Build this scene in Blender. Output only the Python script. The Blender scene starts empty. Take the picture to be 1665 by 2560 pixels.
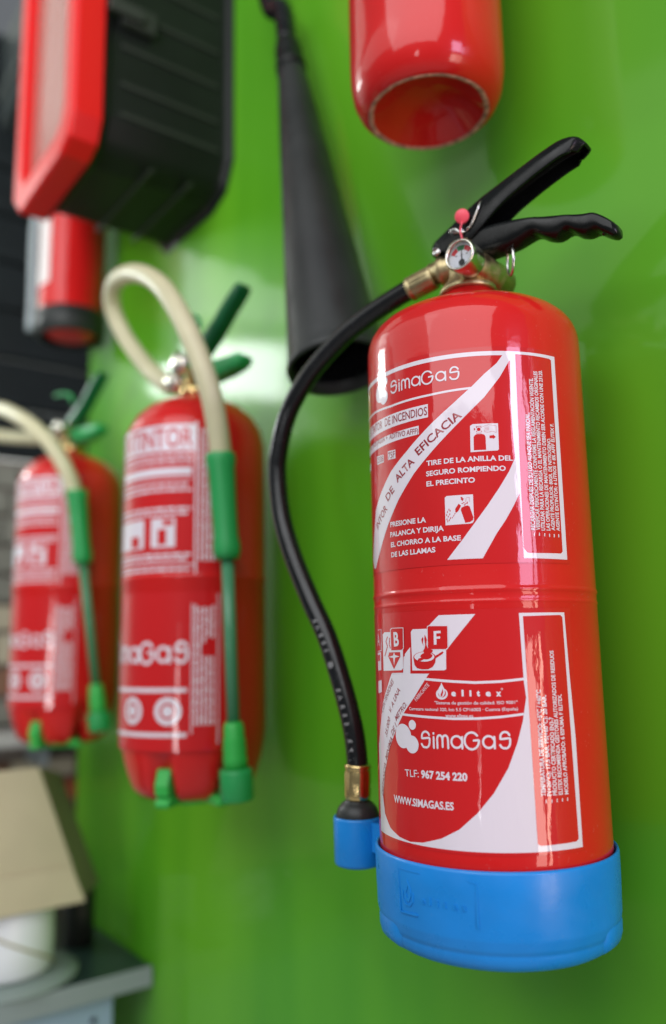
import bpy, bmesh, math, random
from mathutils import Vector, Matrix
random.seed(7)
rad = math.radians
scene = bpy.context.scene
col = scene.collection

# ------------------------------------------------------------------ camera
FPX, YAW, PITCH, ROLL = 2058.0, rad(36.74), rad(9.32), rad(-1.03)
CAM = Vector((0, -0.55, 1.45))
F = Vector((-math.cos(YAW)*math.cos(PITCH), math.sin(YAW)*math.cos(PITCH), math.sin(PITCH)))
Rt = F.cross(Vector((0, 0, 1))).normalized()
U = Rt.cross(F)
Rt, U = Rt*math.cos(ROLL)+U*math.sin(ROLL), U*math.cos(ROLL)-Rt*math.sin(ROLL)
cd = bpy.data.cameras.new('camera')
cam = bpy.data.objects.new('camera', cd)
col.objects.link(cam)
cam.matrix_world = Matrix(((Rt.x, U.x, -F.x, CAM.x), (Rt.y, U.y, -F.y, CAM.y), (Rt.z, U.z, -F.z, CAM.z), (0, 0, 0, 1)))
cd.sensor_fit = 'VERTICAL'
cd.sensor_height = 36.0
cd.lens = FPX/2560*36.0
cd.clip_start = 0.02
cd.clip_end = 50
cd.dof.use_dof = True
cd.dof.focus_distance = 0.553
cd.dof.aperture_fstop = cd.lens/13.0
scene.camera = cam

# ------------------------------------------------------------------ world and lamps
world = bpy.data.worlds.new('World')
scene.world = world
world.use_nodes = True
bg = world.node_tree.nodes['Background']
bg.inputs['Color'].default_value = (0.80, 0.86, 0.93, 1)
bg.inputs['Strength'].default_value = 0.22

def area(name, loc, target, sx, sy, power, color):
    l = bpy.data.lights.new(name, 'AREA')
    l.shape = 'RECTANGLE'
    l.size, l.size_y = sx, sy
    l.energy = power
    l.color = color
    o = bpy.data.objects.new(name, l)
    col.objects.link(o)
    o.location = loc
    o.rotation_euler = (Vector(target)-Vector(loc)).to_track_quat('-Z', 'Y').to_euler()
    return o
# high window far along on the left, window panes by the wall's right end, then three added lamps: key, wall reflection, fill
area('high_window', (-3.07, -1.10, 2.66), (-0.8, 0, 1.8), 0.66, 0.24, 14, (0.93, 1.0, 0.99))
area('high_window_shaded', (-3.03, -1.08, 3.10), (-0.8, 0, 1.8), 0.80, 0.42, 3.5, (0.93, 1.0, 0.96))
area('side_window_upper', (1.35, -0.18, 1.98), (-0.4, -0.1, 1.7), 0.42, 0.62, 11.0, (0.86, 0.66, 1.0))
area('side_window_upper_narrow', (1.35, 0.13, 1.90), (-0.4, -0.1, 1.7), 0.10, 0.5, 1.6, (0.86, 0.70, 1.0))
area('side_window_lower', (1.35, -0.20, 1.10), (-0.4, -0.1, 1.4), 0.30, 0.75, 7, (1.0, 0.76, 0.66))
area('side_window_lower_narrow', (1.35, 0.08, 1.10), (-0.4, -0.1, 1.4), 0.09, 0.75, 3, (1.0, 0.74, 0.58))
area('overhead_key', (0.7, -1.95, 3.25), (-0.5, 0, 1.45), 3.2, 2.1, 84, (0.97, 0.98, 1.0))  # added key lamp, set high so the upright cylinders do not mirror it
area('wall_reflection_lamp', (-1.6, -2.2, 2.93), (-1.5, -1.6, 0), 2.6, 1.6, 17, (1.0, 0.99, 0.95))  # added overhead lamp, there for its soft reflection in the green wall
rl = area('far_wall_fill', (1.2, -3.6, 1.4), (-3.2, -0.6, 3.0), 1.4, 1.4, 45, (0.98, 0.99, 1.0))  # added fill that brightens the ceiling and far wall
rl.data.spread = rad(50)
scene.view_settings.view_transform = 'Standard'
scene.view_settings.look = 'None'
scene.view_settings.exposure = -0.30
scene.view_settings.gamma = 1.0

# ------------------------------------------------------------------ materials
def mat(name, color, rough=0.4, metal=0.0, coat=0.0, coat_rough=0.05, spec=0.5, trans=0.0, ior=1.45, alpha=1.0,
        var=0.0, var_scale=8.0, bump=0.0, bump_scale=40.0, stretch=(1, 1, 1), rough_var=0.0, bump2=0.0, bump2_scale=120.0, specks=0.0):
    m = bpy.data.materials.new(name)
    m.use_nodes = True
    nt = m.node_tree
    b = nt.nodes['Principled BSDF']
    b.inputs['Base Color'].default_value = (*color, 1)
    b.inputs['Roughness'].default_value = rough
    b.inputs['Metallic'].default_value = metal
    b.inputs['Coat Weight'].default_value = coat
    b.inputs['Coat Roughness'].default_value = coat_rough
    b.inputs['Specular IOR Level'].default_value = spec
    b.inputs['Transmission Weight'].default_value = trans
    b.inputs['IOR'].default_value = ior
    b.inputs['Alpha'].default_value = alpha
    tc = nt.nodes.new('ShaderNodeTexCoord')
    mp = nt.nodes.new('ShaderNodeMapping')
    mp.inputs['Scale'].default_value = stretch
    nt.links.new(tc.outputs['Object'], mp.inputs['Vector'])
    if var > 0:
        n = nt.nodes.new('ShaderNodeTexNoise')
        n.inputs['Scale'].default_value = var_scale
        n.inputs['Detail'].default_value = 6
        nt.links.new(mp.outputs['Vector'], n.inputs['Vector'])
        r = nt.nodes.new('ShaderNodeMapRange')
        r.inputs['From Min'].default_value = 0.3
        r.inputs['From Max'].default_value = 0.7
        r.inputs['To Min'].default_value = 1-var
        r.inputs['To Max'].default_value = 1+var
        nt.links.new(n.outputs['Fac'], r.inputs['Value'])
        mx = nt.nodes.new('ShaderNodeVectorMath')
        mx.operation = 'SCALE'
        mx.inputs[0].default_value = color
        nt.links.new(r.outputs['Result'], mx.inputs['Scale'])
        nt.links.new(mx.outputs['Vector'], b.inputs['Base Color'])
    if specks > 0:
        nv = nt.nodes.new('ShaderNodeTexNoise')
        nv.inputs['Scale'].default_value = 420
        nv.inputs['Detail'].default_value = 1
        nt.links.new(tc.outputs['Object'], nv.inputs['Vector'])
        rv = nt.nodes.new('ShaderNodeMapRange')
        rv.inputs['From Min'].default_value = 0.73
        rv.inputs['From Max'].default_value = 0.78
        rv.inputs['To Max'].default_value = specks
        nt.links.new(nv.outputs['Fac'], rv.inputs['Value'])
        ms = nt.nodes.new('ShaderNodeMix'); ms.data_type = 'RGBA'
        nt.links.new(rv.outputs['Result'], ms.inputs['Factor'])
        if b.inputs['Base Color'].is_linked: nt.links.new(b.inputs['Base Color'].links[0].from_socket, ms.inputs['A'])
        else: ms.inputs['A'].default_value = (*color, 1)
        ms.inputs['B'].default_value = (0.7, 0.6, 0.58, 1)
        nt.links.new(ms.outputs['Result'], b.inputs['Base Color'])
    if rough_var > 0:
        n2 = nt.nodes.new('ShaderNodeTexNoise')
        n2.inputs['Scale'].default_value = var_scale*2.3
        n2.inputs['Detail'].default_value = 5
        nt.links.new(mp.outputs['Vector'], n2.inputs['Vector'])
        r2 = nt.nodes.new('ShaderNodeMapRange')
        r2.inputs['From Min'].default_value = 0.35
        r2.inputs['From Max'].default_value = 0.7
        r2.inputs['To Min'].default_value = max(rough-rough_var, 0.02)
        r2.inputs['To Max'].default_value = rough+rough_var
        nt.links.new(n2.outputs['Fac'], r2.inputs['Value'])
        nt.links.new(r2.outputs['Result'], b.inputs['Roughness'])
    if bump > 0:
        nb = nt.nodes.new('ShaderNodeTexNoise')
        nb.inputs['Scale'].default_value = bump_scale
        nb.inputs['Detail'].default_value = 3
        nt.links.new(mp.outputs['Vector'], nb.inputs['Vector'])
        bp = nt.nodes.new('ShaderNodeBump')
        bp.inputs['Strength'].default_value = 1.0
        bp.inputs['Distance'].default_value = bump
        nt.links.new(nb.outputs['Fac'], bp.inputs['Height'])
        if bump2 > 0:
            nc = nt.nodes.new('ShaderNodeTexNoise')
            nc.inputs['Scale'].default_value = bump2_scale
            nc.inputs['Detail'].default_value = 4
            nt.links.new(mp.outputs['Vector'], nc.inputs['Vector'])
            bq = nt.nodes.new('ShaderNodeBump')
            bq.inputs['Distance'].default_value = bump2
            nt.links.new(nc.outputs['Fac'], bq.inputs['Height'])
            nt.links.new(bp.outputs['Normal'], bq.inputs['Normal'])
            bp = bq
        nt.links.new(bp.outputs['Normal'], b.inputs['Normal'])
        if coat > 0:
            nt.links.new(bp.outputs['Normal'], b.inputs['Coat Normal'])
    return m

M = {}
M['red'] = mat('red_enamel', (0.60, 0.012, 0.012), rough=0.35, spec=0.12, coat=0.7, coat_rough=0.05, var=0.03, var_scale=14, bump=0.00016, bump_scale=30, bump2=0.00003, bump2_scale=260, specks=0.07)
M['label_red'] = mat('label_red_vinyl', (0.57, 0.012, 0.014), rough=0.35, spec=0.12, coat=1.0, coat_rough=0.03, bump=0.0011, bump_scale=16, stretch=(1.6, 1.6, 0.55), bump2=0.00016, bump2_scale=70)
M['print_white'] = mat('printed_white', (0.74, 0.69, 0.75), rough=0.4, spec=0.15, coat=1.0, coat_rough=0.03, bump=0.0011, bump_scale=16, stretch=(1.6, 1.6, 0.55), bump2=0.00016, bump2_scale=70)
M['print_red'] = mat('printed_red', (0.57, 0.012, 0.014), rough=0.35, spec=0.12, coat=1.0, coat_rough=0.03, bump=0.0011, bump_scale=16, stretch=(1.6, 1.6, 0.55), bump2=0.00016, bump2_scale=70)
M['print_dark'] = mat('printed_dark_red', (0.30, 0.010, 0.022), rough=0.3, coat=1.0, coat_rough=0.03)
M['blue'] = mat('blue_plastic', (0.009, 0.228, 0.66), rough=0.36, var=0.07, var_scale=26, bump=0.0004, bump_scale=18, bump2=0.00004, bump2_scale=300, rough_var=0.12, specks=0.04)
M['black'] = mat('black_plastic', (0.006, 0.007, 0.007), rough=0.24, spec=0.26, var=0.2, bump=0.00006, bump_scale=160, rough_var=0.08, var_scale=30)
M['black_matt'] = mat('matt_black_plastic', (0.024, 0.027, 0.026), rough=0.42, spec=0.4, var=0.25, var_scale=12, rough_var=0.1)
M['black_case'] = mat('black_case_plastic', (0.009, 0.011, 0.010), rough=0.42, spec=0.3, var=0.2, var_scale=12)
M['rubber'] = mat('black_rubber', (0.008, 0.009, 0.010), rough=0.22, rough_var=0.1, var=0.2, var_scale=40, bump=0.0001, bump_scale=250)
M['brass'] = mat('brass', (0.46, 0.38, 0.21), rough=0.44, metal=1.0, var=0.14, var_scale=90, rough_var=0.1, bump=0.0001, bump_scale=220)
M['brass_bright'] = mat('brass_polished', (0.78, 0.58, 0.26), rough=0.22, metal=1.0, var=0.1, var_scale=60, rough_var=0.06)
M['nickel'] = mat('nickel_rim', (0.66, 0.64, 0.55), rough=0.27, metal=1.0, var=0.08, var_scale=70)
M['steel'] = mat('steel_wire', (0.62, 0.62, 0.60), rough=0.25, metal=1.0)
M['dial'] = mat('dial_white', (0.72, 0.74, 0.80), rough=0.5)
M['dial_red'] = mat('dial_red', (0.55, 0.03, 0.04), rough=0.5)
M['dial_green'] = mat('dial_green', (0.03, 0.20, 0.06), rough=0.5)
M['pink'] = mat('pink_seal_plastic', (0.85, 0.09, 0.13), rough=0.4)
M['lens'] = mat('clear_lens', (0.95, 0.97, 0.97), rough=0.02, trans=1.0, ior=1.2)
M['green_plastic'] = mat('green_plastic', (0.022, 0.32, 0.085), rough=0.36, var=0.06)
M['green_light'] = mat('light_green_plastic', (0.035, 0.42, 0.07), rough=0.36, var=0.06)
M['green_dark'] = mat('dark_green_plastic', (0.004, 0.105, 0.035), rough=0.34, var=0.1)
M['green_tube'] = mat('grey_green_tube', (0.07, 0.25, 0.13), rough=0.25)
M['pale_hose'] = mat('translucent_cream_hose', (0.60, 0.57, 0.36), rough=0.45, coat=0.15, var=0.06, var_scale=30)
M['door_red'] = mat('red_door_plastic', (0.66, 0.012, 0.012), rough=0.34, spec=0.3)
M['pane'] = mat('pane_red_reflection', (0.52, 0.20, 0.17), rough=0.12, alpha=0.75)  # red reflection on the pane put into its colour
M['grey_white'] = mat('pale_backing', (0.42, 0.48, 0.38), rough=0.5)
M['table_top'] = mat('dark_laminate', (0.022, 0.045, 0.038), rough=0.3, var=0.1)
M['grey_edge'] = mat('grey_edge_band', (0.27, 0.32, 0.33), rough=0.45, var=0.04)
M['blue_panel'] = mat('pale_blue_panel', (0.30, 0.42, 0.54), rough=0.5, var=0.03)
M['card'] = mat('cardboard', (0.55, 0.49, 0.33), rough=0.85, var=0.08, var_scale=9, bump=0.0004, bump_scale=80)
M['card_dark'] = mat('cardboard_darker', (0.25, 0.21, 0.15), rough=0.9, var=0.08)  # darker cardboard for the side and bottom panels
M['white_roll'] = mat('white_film', (0.84, 0.88, 0.92), rough=0.35, var=0.04, var_scale=5, stretch=(1, 1, 14))
M['clear_disc'] = mat('milky_plastic', (0.34, 0.42, 0.40), rough=0.25, alpha=0.8)
M['twine'] = mat('twine', (0.36, 0.33, 0.16), rough=0.8)
M['white_wall'] = mat('white_plaster', (0.80, 0.82, 0.76), rough=0.8, var=0.02)
M['rib'] = mat('lit_rib_grey', (0.026, 0.031, 0.025), rough=0.6)  # paler than the case: light caught by the ribs, put into the colour
M['shutter'] = mat('black_slat', (0.008, 0.011, 0.012), rough=0.55, spec=0.3, var=0.15)
M['beam'] = mat('dark_grey_beam', (0.040, 0.050, 0.048), rough=0.45, var=0.1)
M['beam_line'] = mat('grey_trim', (0.085, 0.10, 0.092), rough=0.5)
M['paper'] = mat('white_paper_label', (0.72, 0.66, 0.64), rough=0.5)
M['worn'] = mat('worn_edge_paint', (0.55, 0.25, 0.21), rough=0.7, var=0.5, var_scale=160)
STONES = [mat('stone_grey', (0.17, 0.17, 0.14), 0.85, var=0.2, bump=0.002), mat('stone_beige', (0.40, 0.36, 0.26), 0.85, var=0.2, bump=0.002),
          mat('stone_rust', (0.30, 0.075, 0.03), 0.85, var=0.3, bump=0.002), mat('stone_brown', (0.19, 0.10, 0.06), 0.85, var=0.3, bump=0.002)]
M['mortar'] = mat('mortar', (0.16, 0.14, 0.12), 0.9)
M['floor'] = mat('grey_floor', (0.46, 0.45, 0.44), 0.5, var=0.05)
M['shelf'] = mat('grey_shelf', (0.50, 0.50, 0.47), 0.5, var=0.04)

# the green wall: glossy painted board with faint scuffs
def wall_material():
    m = bpy.data.materials.new('green_gloss_board')
    m.use_nodes = True
    nt = m.node_tree; N = nt.nodes; Lk = nt.links
    b = N['Principled BSDF']
    b.inputs['Roughness'].default_value = 0.42
    b.inputs['Specular IOR Level'].default_value = 0.18
    b.inputs['Coat Weight'].default_value = 0.36
    b.inputs['Coat Roughness'].default_value = 0.08
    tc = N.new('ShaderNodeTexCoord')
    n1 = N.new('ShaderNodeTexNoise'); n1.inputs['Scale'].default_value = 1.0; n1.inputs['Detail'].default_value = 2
    mv = N.new('ShaderNodeMapping'); mv.inputs['Scale'].default_value = (5.5, 1, 0.9); mv.inputs['Rotation'].default_value = (0, 0.12, 0)  # stretched noise puts vertical reflection bands into the base colour
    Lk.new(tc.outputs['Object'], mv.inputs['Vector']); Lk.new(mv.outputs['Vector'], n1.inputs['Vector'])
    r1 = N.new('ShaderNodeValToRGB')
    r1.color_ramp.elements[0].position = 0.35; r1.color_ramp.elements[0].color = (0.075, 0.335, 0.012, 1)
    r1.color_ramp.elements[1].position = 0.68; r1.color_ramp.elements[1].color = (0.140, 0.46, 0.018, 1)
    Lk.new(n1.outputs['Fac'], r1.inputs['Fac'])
    # scuffs: small stretched smears
    mp = N.new('ShaderNodeMapping'); mp.inputs['Scale'].default_value = (9, 9, 22); mp.inputs['Rotation'].default_value = (0, 0.6, 0)
    Lk.new(tc.outputs['Object'], mp.inputs['Vector'])
    n2 = N.new('ShaderNodeTexNoise'); n2.inputs['Scale'].default_value = 1.6; n2.inputs['Detail'].default_value = 7; n2.inputs['Roughness'].default_value = 0.62
    Lk.new(mp.outputs['Vector'], n2.inputs['Vector'])
    r2 = N.new('ShaderNodeMapRange'); r2.inputs['From Min'].default_value = 0.665; r2.inputs['From Max'].default_value = 0.78; r2.inputs['To Max'].default_value = 0.5
    Lk.new(n2.outputs['Fac'], r2.inputs['Value'])
    mx = N.new('ShaderNodeMix'); mx.data_type = 'RGBA'
    Lk.new(r2.outputs['Result'], mx.inputs['Factor']); Lk.new(r1.outputs['Color'], mx.inputs['A']); mx.inputs['B'].default_value = (0.42, 0.60, 0.34, 1)
    Lk.new(mx.outputs['Result'], b.inputs['Base Color'])
    n3 = N.new('ShaderNodeTexNoise'); n3.inputs['Scale'].default_value = 5; n3.inputs['Detail'].default_value = 2
    Lk.new(tc.outputs['Object'], n3.inputs['Vector'])
    bp = N.new('ShaderNodeBump'); bp.inputs['Distance'].default_value = 0.0006; bp.inputs['Strength'].default_value = 1
    Lk.new(n3.outputs['Fac'], bp.inputs['Height']); Lk.new(bp.outputs['Normal'], b.inputs['Normal']); Lk.new(bp.outputs['Normal'], b.inputs['Coat Normal'])
    return m
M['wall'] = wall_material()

# ------------------------------------------------------------------ mesh helpers (world coordinates in, object relative to its thing)
def thing(name, label, cat, loc, group=None):
    o = bpy.data.objects.new(name, None)
    col.objects.link(o)
    o.empty_display_size = 0.05
    o.location = loc
    o['label'] = label; o['category'] = cat
    if group: o['group'] = group
    return o

def origin_of(o):
    v = Vector((0, 0, 0))
    while o is not None:
        v += o.location; o = o.parent
    return v

def link(name, verts, faces, m, parent=None, smooth=True, label=None, loc=None):
    """one mesh object; verts are world positions"""
    if parent is not None:
        base = origin_of(parent)
        o_loc = Vector((0, 0, 0))
    else:
        base = Vector(loc) if loc else Vector((0, 0, 0))
        o_loc = base
    me = bpy.data.meshes.new(name)
    me.from_pydata([tuple(Vector(v)-base) for v in verts], [], faces)
    me.materials.append(m)
    if smooth:
        me.polygons.foreach_set('use_smooth', [True]*len(me.polygons))
    me.update()
    o = bpy.data.objects.new(name, me)
    col.objects.link(o)
    o.location = o_loc
    if parent is not None: o.parent = parent
    if label: o['label'] = label
    return o

def bevel(o, w, seg=2, angle=35):
    md = o.modifiers.new('bevel', 'BEVEL'); md.width = w; md.segments = seg; md.limit_method = 'ANGLE'; md.angle_limit = rad(angle)
    md.harden_normals = False
    return o

def fix_normals(o):
    bm = bmesh.new(); bm.from_mesh(o.data)
    bmesh.ops.recalc_face_normals(bm, faces=bm.faces)
    bm.to_mesh(o.data); bm.free()
    return o

def lathe(profile, c=(0, 0), segs=64, axis=None, origin=None, cap=True):
    """profile [(r,z)]; vertical about c, or about axis through origin (profile z is distance along the axis)"""
    V, Fc = [], []
    if axis is None:
        o = Vector((c[0], c[1], 0)); w = Vector((0, 0, 1)); u = Vector((1, 0, 0)); v = Vector((0, 1, 0))
    else:
        o = Vector(origin); w = Vector(axis).normalized()
        u = w.orthogonal().normalized(); v = w.cross(u)
    n = len(profile)
    for r, z in profile:
        for k in range(segs):
            a = 2*math.pi*k/segs
            V.append(o+w*z+(u*math.cos(a)+v*math.sin(a))*r)
    for i in range(n-1):
        for k in range(segs):
            k2 = (k+1) % segs
            Fc.append((i*segs+k, i*segs+k2, (i+1)*segs+k2, (i+1)*segs+k))
    if cap:
        Fc.append(tuple(reversed(range(segs))))
        Fc.append(tuple((n-1)*segs+k for k in range(segs)))
    return V, Fc

def catmull(pts, n=8):
    P = [Vector(p) for p in pts]
    P = [P[0]*2-P[1]]+P+[P[-1]*2-P[-2]]
    out = []
    for i in range(1, len(P)-2):
        p0, p1, p2, p3 = P[i-1], P[i], P[i+1], P[i+2]
        for k in range(n):
            t = k/n
            out.append(0.5*((2*p1)+(p2-p0)*t+(2*p0-5*p1+4*p2-p3)*t*t+(3*p1-p0-3*p2+p3)*t**3))
    out.append(P[-2])
    return out

def tube(path, r, segs=16, closed=False):
    """r: number or list"""
    P = [Vector(p) for p in path]; n = len(P)
    R = r if isinstance(r, (list, tuple)) else [r]*n
    V, Fc = [], []
    t0 = (P[1]-P[0]).normalized()
    nrm = t0.orthogonal().normalized()
    for i in range(n):
        if closed: t = (P[(i+1) % n]-P[i-1]).normalized()
        else: t = (P[min(i+1, n-1)]-P[max(i-1, 0)]).normalized()
        nrm = (nrm-t*nrm.dot(t)).normalized()
        b = t.cross(nrm)
        for k in range(segs):
            a = 2*math.pi*k/segs
            V.append(P[i]+(nrm*math.cos(a)+b*math.sin(a))*R[i])
    for i in range(n if closed else n-1):
        j = (i+1) % n
        for k in range(segs):
            k2 = (k+1) % segs
            Fc.append((i*segs+k, i*segs+k2, j*segs+k2, j*segs+k))
    if not closed:
        Fc.append(tuple(reversed(range(segs)))); Fc.append(tuple((n-1)*segs+k for k in range(segs)))
    return V, Fc

def box(x0, x1, y0, y1, z0, z1):
    V = [(x, y, z) for z in (z0, z1) for y in (y0, y1) for x in (x0, x1)]
    return V, [(0, 2, 3, 1), (4, 5, 7, 6), (0, 1, 5, 4), (2, 6, 7, 3), (0, 4, 6, 2), (1, 3, 7, 5)]

def join(*vf):
    V, Fc = [], []
    for v, f in vf:
        o = len(V); V += list(v); Fc += [tuple(i+o for i in t) for t in f]
    return V, Fc

def prism(outline, o, u, v, w, d0, d1):
    """outline of (a,b) in the plane (u,v) at o, extruded from d0 to d1 along w"""
    o, u, v, w = map(Vector, (o, u, v, w)); n = len(outline)
    V = [o+u*a+v*b+w*d for d in (d0, d1) for a, b in outline]
    Fc = [tuple(range(n)), tuple(reversed(range(n, 2*n)))]+[(i, (i+1) % n+0, (i+1) % n+n, i+n) for i in range(n)]
    return V, Fc

# ---- flat print wrapped on a cylinder
def fill_loops(loops):
    cu = bpy.data.curves.new('tmp', 'CURVE'); cu.dimensions = '2D'; cu.fill_mode = 'BOTH'
    for lp in loops:
        sp = cu.splines.new('POLY'); sp.points.add(len(lp)-1)
        for i, (a, b) in enumerate(lp): sp.points[i].co = (a, b, 0, 1)
        sp.use_cyclic_u = True
    o = bpy.data.objects.new('tmp', cu)
    me = bpy.data.meshes.new_from_object(o)
    V = [(v.co.x, v.co.y) for v in me.vertices]; Fc = [tuple(p.vertices) for p in me.polygons]
    bpy.data.objects.remove(o); bpy.data.curves.remove(cu); bpy.data.meshes.remove(me)
    return V, Fc

def slice_s(V, Fc, step=3.0):
    bm = bmesh.new()
    vs = [bm.verts.new((a, b, 0)) for a, b in V]
    for f in Fc:
        try: bm.faces.new([vs[i] for i in f])
        except ValueError: pass
    lo = min(a for a, b in V); hi = max(a for a, b in V)
    s = math.floor(lo/step)*step+step
    while s < hi:
        bmesh.ops.bisect_plane(bm, geom=bm.verts[:]+bm.edges[:]+bm.faces[:], plane_co=(s, 0, 0), plane_no=(1, 0, 0), dist=1e-5)
        s += step
    bm.verts.index_update()
    V2 = [(v.co.x, v.co.y) for v in bm.verts]; F2 = [tuple(v.index for v in f.verts) for f in bm.faces]
    bm.free()
    return V2, F2

_font = {}
def text_flat(txt, bold=0.0, shear=0.0):
    cu = bpy.data.curves.new('tmp', 'FONT'); cu.body = txt; cu.size = 1.0; cu.offset = bold; cu.shear = shear
    cu.resolution_u = 3; cu.fill_mode = 'BOTH'
    o = bpy.data.objects.new('tmp', cu); col.objects.link(o)
    dg = bpy.context.evaluated_depsgraph_get()
    me = bpy.data.meshes.new_from_object(o.evaluated_get(dg))
    V = [(v.co.x, v.co.y) for v in me.vertices]; Fc = [tuple(p.vertices) for p in me.polygons]
    bpy.data.objects.remove(o); bpy.data.curves.remove(cu); bpy.data.meshes.remove(me)
    return V, Fc

CAPH = 0.0
def text_on(txt, p0, p1, cap, bold=0.0, shear=0.0):
    global CAPH
    if CAPH == 0.0:
        V, _ = text_flat('H'); CAPH = max(b for a, b in V)-min(b for a, b in V)
    V, Fc = text_flat(txt, bold, shear)
    if not V: return V, Fc
    x0 = min(a for a, b in V); x1 = max(a for a, b in V)
    dx, dz = p1[0]-p0[0], p1[1]-p0[1]
    ln = math.hypot(dx, dz); ux, uz = dx/ln, dz/ln
    kx = ln/(x1-x0); ky = cap/CAPH
    return [(p0[0]+ux*(a-x0)*kx-uz*b*ky, p0[1]+uz*(a-x0)*kx+ux*b*ky) for a, b in V], Fc

def wrap(V, axis_xy, z0, R, az0=-50.0):
    """(s,z) millimetres -> world points on the cylinder"""
    out = []
    for s, z in V:
        a = rad(az0)+s/1000/0.08
        out.append((axis_xy[0]+R*math.cos(a), axis_xy[1]+R*math.sin(a), z0+z/1000))
    return out

def ribbon(pts, w):
    P = [Vector((a, b, 0)) for a, b in pts]; V = []; n = len(P)
    for i in range(n):
        t = (P[min(i+1, n-1)]-P[max(i-1, 0)]).normalized(); nx = Vector((-t.y, t.x, 0))*w/2
        V += [(P[i]+nx)[:2], (P[i]-nx)[:2]]
    Fc = [(2*i, 2*i+1, 2*i+3, 2*i+2) for i in range(n-1)]
    # round caps
    for e, d in ((0, -1), (n-1, 1)):
        t = (P[1]-P[0]).normalized() if e == 0 else (P[-1]-P[-2]).normalized()
        t = t*d; nx = Vector((-t.y, t.x, 0))
        arc = [tuple((P[e]+(nx*math.cos(a)+t*math.sin(a))*w/2)[:2]) for a in [math.pi*k/6 for k in range(7)]]
        o = len(V); V += arc; Fc.append(tuple(range(o, o+7)))
    return V, Fc

# ================================================================== the setting
def struct(name, vf, m, label=None, b=0.0):
    o = link(name, vf[0], vf[1], m, None, smooth=False)
    o['kind'] = 'structure'
    if b: bevel(o, b)
    return o
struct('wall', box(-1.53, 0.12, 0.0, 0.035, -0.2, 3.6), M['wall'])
struct('floor', box(-5.0, 3.0, -5.0, 0.0, -0.06, 0.0), M['floor'])
struct('ceiling', box(-4.0, -1.9, -1.3, -0.102, 3.4, 3.45), M['white_wall'])
struct('far_wall', box(-4.05, -4.0, -3.0, 1.0, 1.0, 3.6), M['white_wall'])

# stone end wall behind the green wall's far edge
endw = struct('end_wall', box(-1.98, -1.925, -0.30, 0.62, 0.0, 1.885), M['mortar'])
def stone(x0, x1, y0, y1, z0, z1, m, first=[None]):
    rr = random.uniform(-0.006, 0.010)
    v, f = box(x0, x1+rr, y0, y1, z0, z1)
    o = link('stone', v, f, m, endw, smooth=False)
    bevel(o, 0.004)
    return o
courses = [(1.00, 0.055, 3), (1.058, 0.062, 3), (1.124, 0.05, 2), (1.178, 0.045, 3), (1.296, 0.06, 2), (1.360, 0.062, 0), (1.426, 0.07, 1), (1.50, 0.06, 3), (1.564, 0.058, 1),
           (1.626, 0.062, 0), (1.692, 0.066, 0), (1.762, 0.055, 0), (1.821, 0.055, 0)]
for z, h, k in courses:
    y = -0.30 + random.uniform(0, 0.03)
    while y < 0.34:
        w = random.uniform(0.07, 0.16)
        kk = k if random.random() < 0.75 else random.choice([0, 1, 3])
        stone(-1.925, -1.905, y, y+w-0.006, z, z+h-0.006, STONES[kk])
        y += w

sh = thing('wall_shelf', 'pale grey narrow shelf on the stone wall below the furthest extinguisher', 'shelf', (-1.85, -0.05, 1.25))
bevel(link('board', *box(-1.905, -1.76, -0.30, 0.28, 1.262, 1.288), M['shelf'], sh, smooth=False), 0.002)
bevel(link('bracket', *box(-1.905, -1.80, 0.02, 0.035, 1.215, 1.262), M['grey_edge'], sh, smooth=False), 0.001)

shut = thing('black_slatted_panel', 'black panel of wide horizontal slats above the stone wall at far left', 'panel', (-1.9, -0.1, 1.89))
for k in range(9):
    z = 1.89+k*0.118
    v, f = prism([(0, 0), (0.022, 0.006), (0.022, 0.030), (0.010, 0.1165), (0, 0.1165)], (-1.93, -0.30, z), (1, 0, 0), (0, 0, 1), (0, 1, 0), 0, 0.92)
    bevel(link('slat', v, f, M['shutter'], shut, smooth=False), 0.003)

beam = thing('dark_beam', 'dark grey beam with a paler trim line running along the top of the wall at upper left', 'beam', (-2.7, -0.05, 2.77))
bevel(link('beam_face', *box(-4.0, -1.55, -0.10, 0.0, 2.70, 2.945), M['beam'], beam, smooth=False), 0.004)
link('trim', *box(-4.0, -1.55, -0.108, -0.1003, 2.765, 2.785), M['beam_line'], beam, smooth=False)

# ================================================================== table and what is on it
tb = thing('work_table', 'dark topped table with grey edge band in the lower left corner', 'table', (-1.5, -0.4, 0.2))
bevel(link('table_top', *box(-2.2, -1.190, -0.95, -0.004, 0.985, 1.0), M['table_top'], tb, smooth=False), 0.001)
bevel(link('edge_band', *box(-1.190, -1.187, -0.95, -0.004, 0.974, 1.001), M['grey_edge'], tb, smooth=False), 0.0006)
bevel(link('side_panel', *box(-1.215, -1.200, -0.90, -0.057, 0.25, 0.973), M['blue_panel'], tb, smooth=False), 0.001)
v, f = lathe([(0.0, 0), (0.004, 0), (0.004, 0.0025), (0.0, 0.0025)], axis=(1, 0, 0), origin=(-1.200, -0.085, 0.945), segs=16, cap=False)
link('screw_cap', v, f, M['shutter'], tb)

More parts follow.
